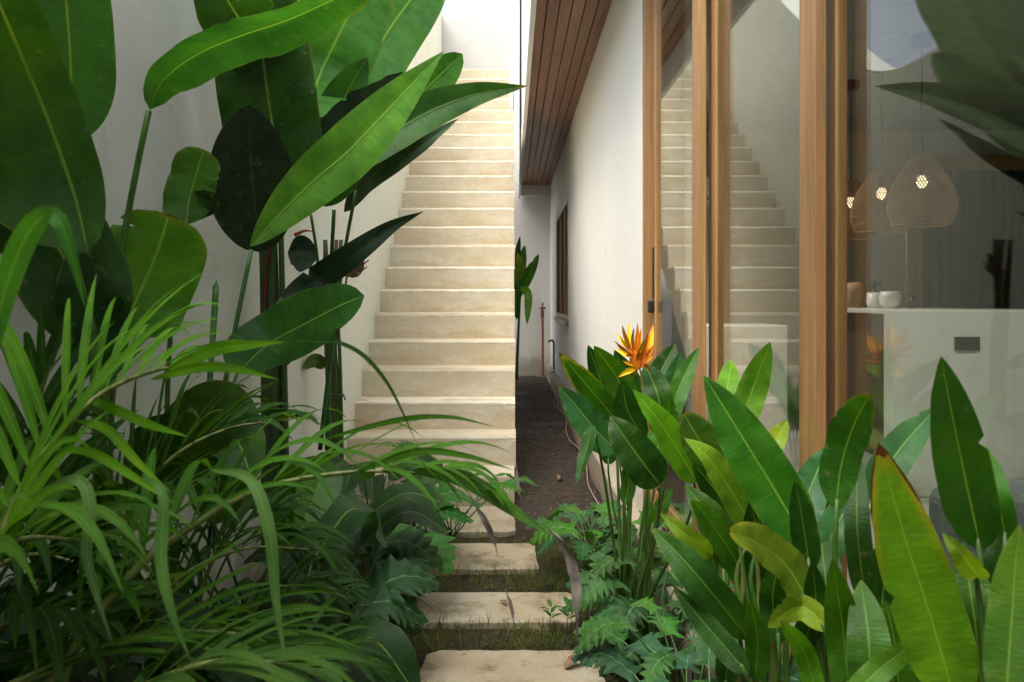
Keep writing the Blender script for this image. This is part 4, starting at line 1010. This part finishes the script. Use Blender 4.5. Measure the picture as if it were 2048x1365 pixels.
frond(palm1, [P(-80, 1420, .9), P(120, 1330, .95), P(300, 1270, 1.0), P(480, 1270, 1.02), P(600, 1310, 1.0)], 18, .30, .014, PM, 3, droop=.4, up=.25, spread=45)
frond(palm1, [P(150, 1480, .85), P(300, 1370, .85), P(460, 1320, .86), P(620, 1340, .86)], 15, .24, .016, (.05, .13, .02), 4, droop=.45, up=.2, spread=45)
frond(palm1, [P(-120, 1300, .8), P(-60, 1150, .82), P(40, 1080, .85), P(160, 1080, .88)], 14, .30, .018, PM, 6, droop=.5, up=.4)
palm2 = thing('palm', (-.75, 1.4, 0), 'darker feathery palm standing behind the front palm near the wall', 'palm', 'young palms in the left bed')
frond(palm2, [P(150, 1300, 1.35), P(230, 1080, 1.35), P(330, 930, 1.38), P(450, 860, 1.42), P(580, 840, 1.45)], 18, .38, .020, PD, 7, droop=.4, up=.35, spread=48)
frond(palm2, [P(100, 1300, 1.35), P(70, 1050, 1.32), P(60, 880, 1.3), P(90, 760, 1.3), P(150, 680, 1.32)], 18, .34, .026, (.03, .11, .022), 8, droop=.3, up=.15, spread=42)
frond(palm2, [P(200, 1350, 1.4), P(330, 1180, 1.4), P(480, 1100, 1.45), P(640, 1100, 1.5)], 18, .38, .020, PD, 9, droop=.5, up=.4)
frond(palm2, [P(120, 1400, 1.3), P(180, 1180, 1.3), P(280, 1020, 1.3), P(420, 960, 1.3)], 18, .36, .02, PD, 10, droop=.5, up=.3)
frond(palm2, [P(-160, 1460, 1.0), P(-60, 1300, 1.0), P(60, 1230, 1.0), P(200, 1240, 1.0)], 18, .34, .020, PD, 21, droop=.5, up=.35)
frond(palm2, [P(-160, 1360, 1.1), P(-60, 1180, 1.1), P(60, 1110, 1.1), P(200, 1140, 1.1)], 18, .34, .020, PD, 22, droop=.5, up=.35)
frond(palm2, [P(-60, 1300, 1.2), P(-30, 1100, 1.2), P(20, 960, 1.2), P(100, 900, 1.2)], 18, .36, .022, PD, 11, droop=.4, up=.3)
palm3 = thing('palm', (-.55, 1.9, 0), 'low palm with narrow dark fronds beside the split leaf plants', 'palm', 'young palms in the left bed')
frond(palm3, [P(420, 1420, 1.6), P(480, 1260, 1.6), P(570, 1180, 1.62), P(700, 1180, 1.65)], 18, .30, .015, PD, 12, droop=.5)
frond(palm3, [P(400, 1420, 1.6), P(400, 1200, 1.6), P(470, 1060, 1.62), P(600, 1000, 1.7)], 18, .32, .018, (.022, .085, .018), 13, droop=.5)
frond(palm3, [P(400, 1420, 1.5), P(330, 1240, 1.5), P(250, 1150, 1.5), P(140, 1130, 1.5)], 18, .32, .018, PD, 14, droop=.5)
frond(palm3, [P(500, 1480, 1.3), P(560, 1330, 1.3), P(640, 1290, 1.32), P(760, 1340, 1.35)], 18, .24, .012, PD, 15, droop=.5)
# broad dark under-storey leaves by the wall
def ustorey(x, y, n, hgt, ln, lb, c, seed):
    r_ = random.Random(seed); t = thing('broad_leaf_plant', (x, y, 0), lb, 'plant', 'dark broad leaved plants filling the left bed')
    for i in range(n):
        a_ = 6.28*i/n+r_.uniform(-.4, .4); el = hgt*r_.uniform(.35, 1); d = Vector((math.cos(a_), math.sin(a_), 0)); L_ = ln*r_.uniform(.8, 1.2)
        b0 = Vector((x, y, el))+d*L_*.35; b0.x = max(b0.x, -.90)
        p1 = b0+d*L_*.45+Vector((0, 0, L_*.28)); p2 = b0+d*L_*.85+Vector((0, 0, L_*r_.uniform(-.2, .2)))
        for q in (p1, p2): q.x = max(q.x, -.95)
        stem(t, [Vector((x, y, 0)), Vector((x, y, 0)).lerp(b0, .5)+Vector((0, 0, .04)), b0], .006, .003, (.04, .10, .02), seg=5, n=6)
        b = MB(); leafmesh(b, [b0, p1, p2], L_*.42, (Vector((0, 0, 1))+d*-.4+Vector((0, -.3, 0))).normalized(), kind='round', fold=10, N=18, Mx=4, seed=seed*9+i)
        b.build('leaf', M['leafs'], t, smooth=True, color=col(c, 0, .2, r_))
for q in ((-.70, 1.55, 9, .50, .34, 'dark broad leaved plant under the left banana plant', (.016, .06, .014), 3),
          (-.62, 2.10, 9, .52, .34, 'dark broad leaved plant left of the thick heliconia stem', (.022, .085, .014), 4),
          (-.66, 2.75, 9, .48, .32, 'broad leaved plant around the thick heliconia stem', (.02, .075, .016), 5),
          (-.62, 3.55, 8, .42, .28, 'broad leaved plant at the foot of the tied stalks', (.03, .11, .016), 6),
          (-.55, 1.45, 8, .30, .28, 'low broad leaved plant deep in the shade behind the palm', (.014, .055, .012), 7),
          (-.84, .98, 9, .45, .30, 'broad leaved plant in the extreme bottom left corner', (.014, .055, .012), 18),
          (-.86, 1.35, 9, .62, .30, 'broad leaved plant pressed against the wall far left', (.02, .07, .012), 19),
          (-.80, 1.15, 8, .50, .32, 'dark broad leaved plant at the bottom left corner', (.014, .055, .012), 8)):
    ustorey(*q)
for (x, y, n, ln, wd, c_, lb) in ((-.50, 1.10, 120, .62, .013, (.06, .19, .014), 'tall clump of long arching strap leaves nearest the camera at the bottom left'),
        (-.30, 1.25, 60, .34, .009, (.05, .15, .014), 'smaller strap leaved clump at the bottom edge left of the path'), (-.72, 1.25, 110, .75, .014, (.045, .15, .014), 'tall strap leaved clump against the wall at the left edge')):
    b = MB(); blades(b, x, y, 0, n, ln, wd, rg, droop=1.25, seg=11)
    tag(b.build('strap_leaf_plant', M['blade'], None, smooth=True, color=col(c_, 0, .1, rg)), lb, 'plant', 'strap leaved clumps in the left bed')
U = thing('broad_leaf_plant', (-.62, 2.3, 0), 'plant with rounded dark green leaves left of the thick stem, above the palm', 'plant', 'dark broad leaved plants filling the left bed')
for pts, w_, c_ in (([(330, 1000, 2.1), (370, 880, 2.1), (440, 820, 2.05), (510, 880, 2.0)], 130, (.035, .10, .014)), ([(430, 1050, 1.9), (440, 950, 1.9), (470, 880, 1.88), (505, 960, 1.8)], 120, (.03, .09, .014)),
        ([(300, 1000, 2.0), (310, 900, 2.0), (350, 830, 2.0)], 110, DG), ([(560, 1100, 2.2), (590, 1000, 2.2), (640, 960, 2.15), (600, 1060, 2.1)], 100, (.06, .2, .02)), ([(640, 1010, 2.3), (600, 960, 2.3), (560, 940, 2.3)], 90, MD)):
    pleaf(U, pts, w_, c_, kind='round'); 
    stem(U, [Vector((-.66, 2.3, 0)), P(*pts[0])], .005, .003, DG, n=4)
for i, (x, y, n, ln, lb) in enumerate(((-.50, 1.75, 110, .42, 'long dark grass clump at the bottom left of the path'),
        (-.38, 2.2, 90, .30, 'dark grass clump between the nearest slab and the palms'), (-.62, 2.45, 90, .36, 'tall dark grass clump behind the palm fronds'))):
    b = MB(); blades(b, x, y, 0, n, ln, .009, rg)
    tag(b.build('grass_tuft', M['blade'], None, smooth=True, color=col((.016, .055, .012), 0, .1, rg)), lb, 'grass tuft', 'grass tufts along the path')
# single long blades close to the lens
def pblade(parent, pts, w_, c_, **k):
    k.setdefault('kind', 'lance'); o = pleaf(parent, pts, w_, c_, 'blade', N=30, Mx=2, wave=0, fold=16, **k); return o
for pts, w_, c_ in (
    ([(-30, 760, .62), (10, 580, .60), (60, 460, .58), (110, 432, .56), (140, 500, .56), (172, 620, .57)], 50, (.06, .24, .03)),
    ([(285, 470+480, .8), (325, 990, .78), (322, 1120, .76), (345, 1230, .75), (385, 1330, .75)], 24, (.10, .24, .05)),
    ([(420, 940, .85), (500, 960, .82), (538, 1060, .8), (552, 1200, .8), (572, 1330, .8)], 25, (.10, .23, .06)),
    ([(50, 1000, .8), (150, 960, .78), (180, 1010, .77), (175, 1120, .76), (225, 1290, .75)], 24, (.10, .22, .06)),
    ([(160, 792, .95), (230, 820, .93), (300, 850, .92), (378, 874, .9)], 22, BR),
    ([(110, 900, .9), (180, 905, .88), (260, 950, .86), (352, 1010, .85)], 20, BR),
    ([(150, 840, .9), (215, 860, .88), (270, 920, .87), (340, 985, .86)], 20, BR),
    ([(330, 740, 1.0), (430, 700, 1.0), (500, 690, 1.0), (572, 684, 1.0)], 26, BR),
    ([(300, 760, 1.0), (400, 735, 1.0), (480, 740, 1.0), (558, 760, 1.0)], 22, PB),
    ([(560, 680, 1.0), (690, 690, 1.0), (770, 760, 1.0), (835, 890, 1.0)], 9, DG),
    ([(700, 950, 1.05), (830, 905, 1.02), (930, 912, 1.0), (1032, 942, .98)], 16, MD),
    ([(640, 880, 1.05), (800, 840, 1.03), (900, 835, 1.0), (995, 855, .98)], 12, MD),
    ([(820, 940, 1.06), (930, 960, 1.05), (1040, 1030, 1.04), (1100, 1070, 1.04)], 34, (.08, .20, .04)),
): pblade(palm1, pts, w_, c_)
for pts, w_ in (([(1092, 1052, 1.04), (1128, 1085, 1.035), (1150, 1150, 1.04), (1150, 1220, 1.03), (1153, 1290, 1.04)], 25), ([(940, 990, 1.05), (970, 1040, 1.04), (985, 1080, 1.05), (996, 1115, 1.05)], 15),
                 ([(1034, 925, 1.0), (1036, 975, 1.0), (1044, 1012, 1.0)], 8), ([(1010, 1175, 1.02), (1022, 1210, 1.02), (1028, 1265, 1.02)], 9)):
    b = MB(); leafmesh(b, [P(*p) for p in pts], w_/F*1.04, tocam, fold=48, twist=160, kind='lance', wave=.12, N=26, Mx=2)
    b.build('dry_tip', mat_plain('withered tip', (.23, .19, .165), .8, 0, .4, 60, .5), palm1, smooth=True)
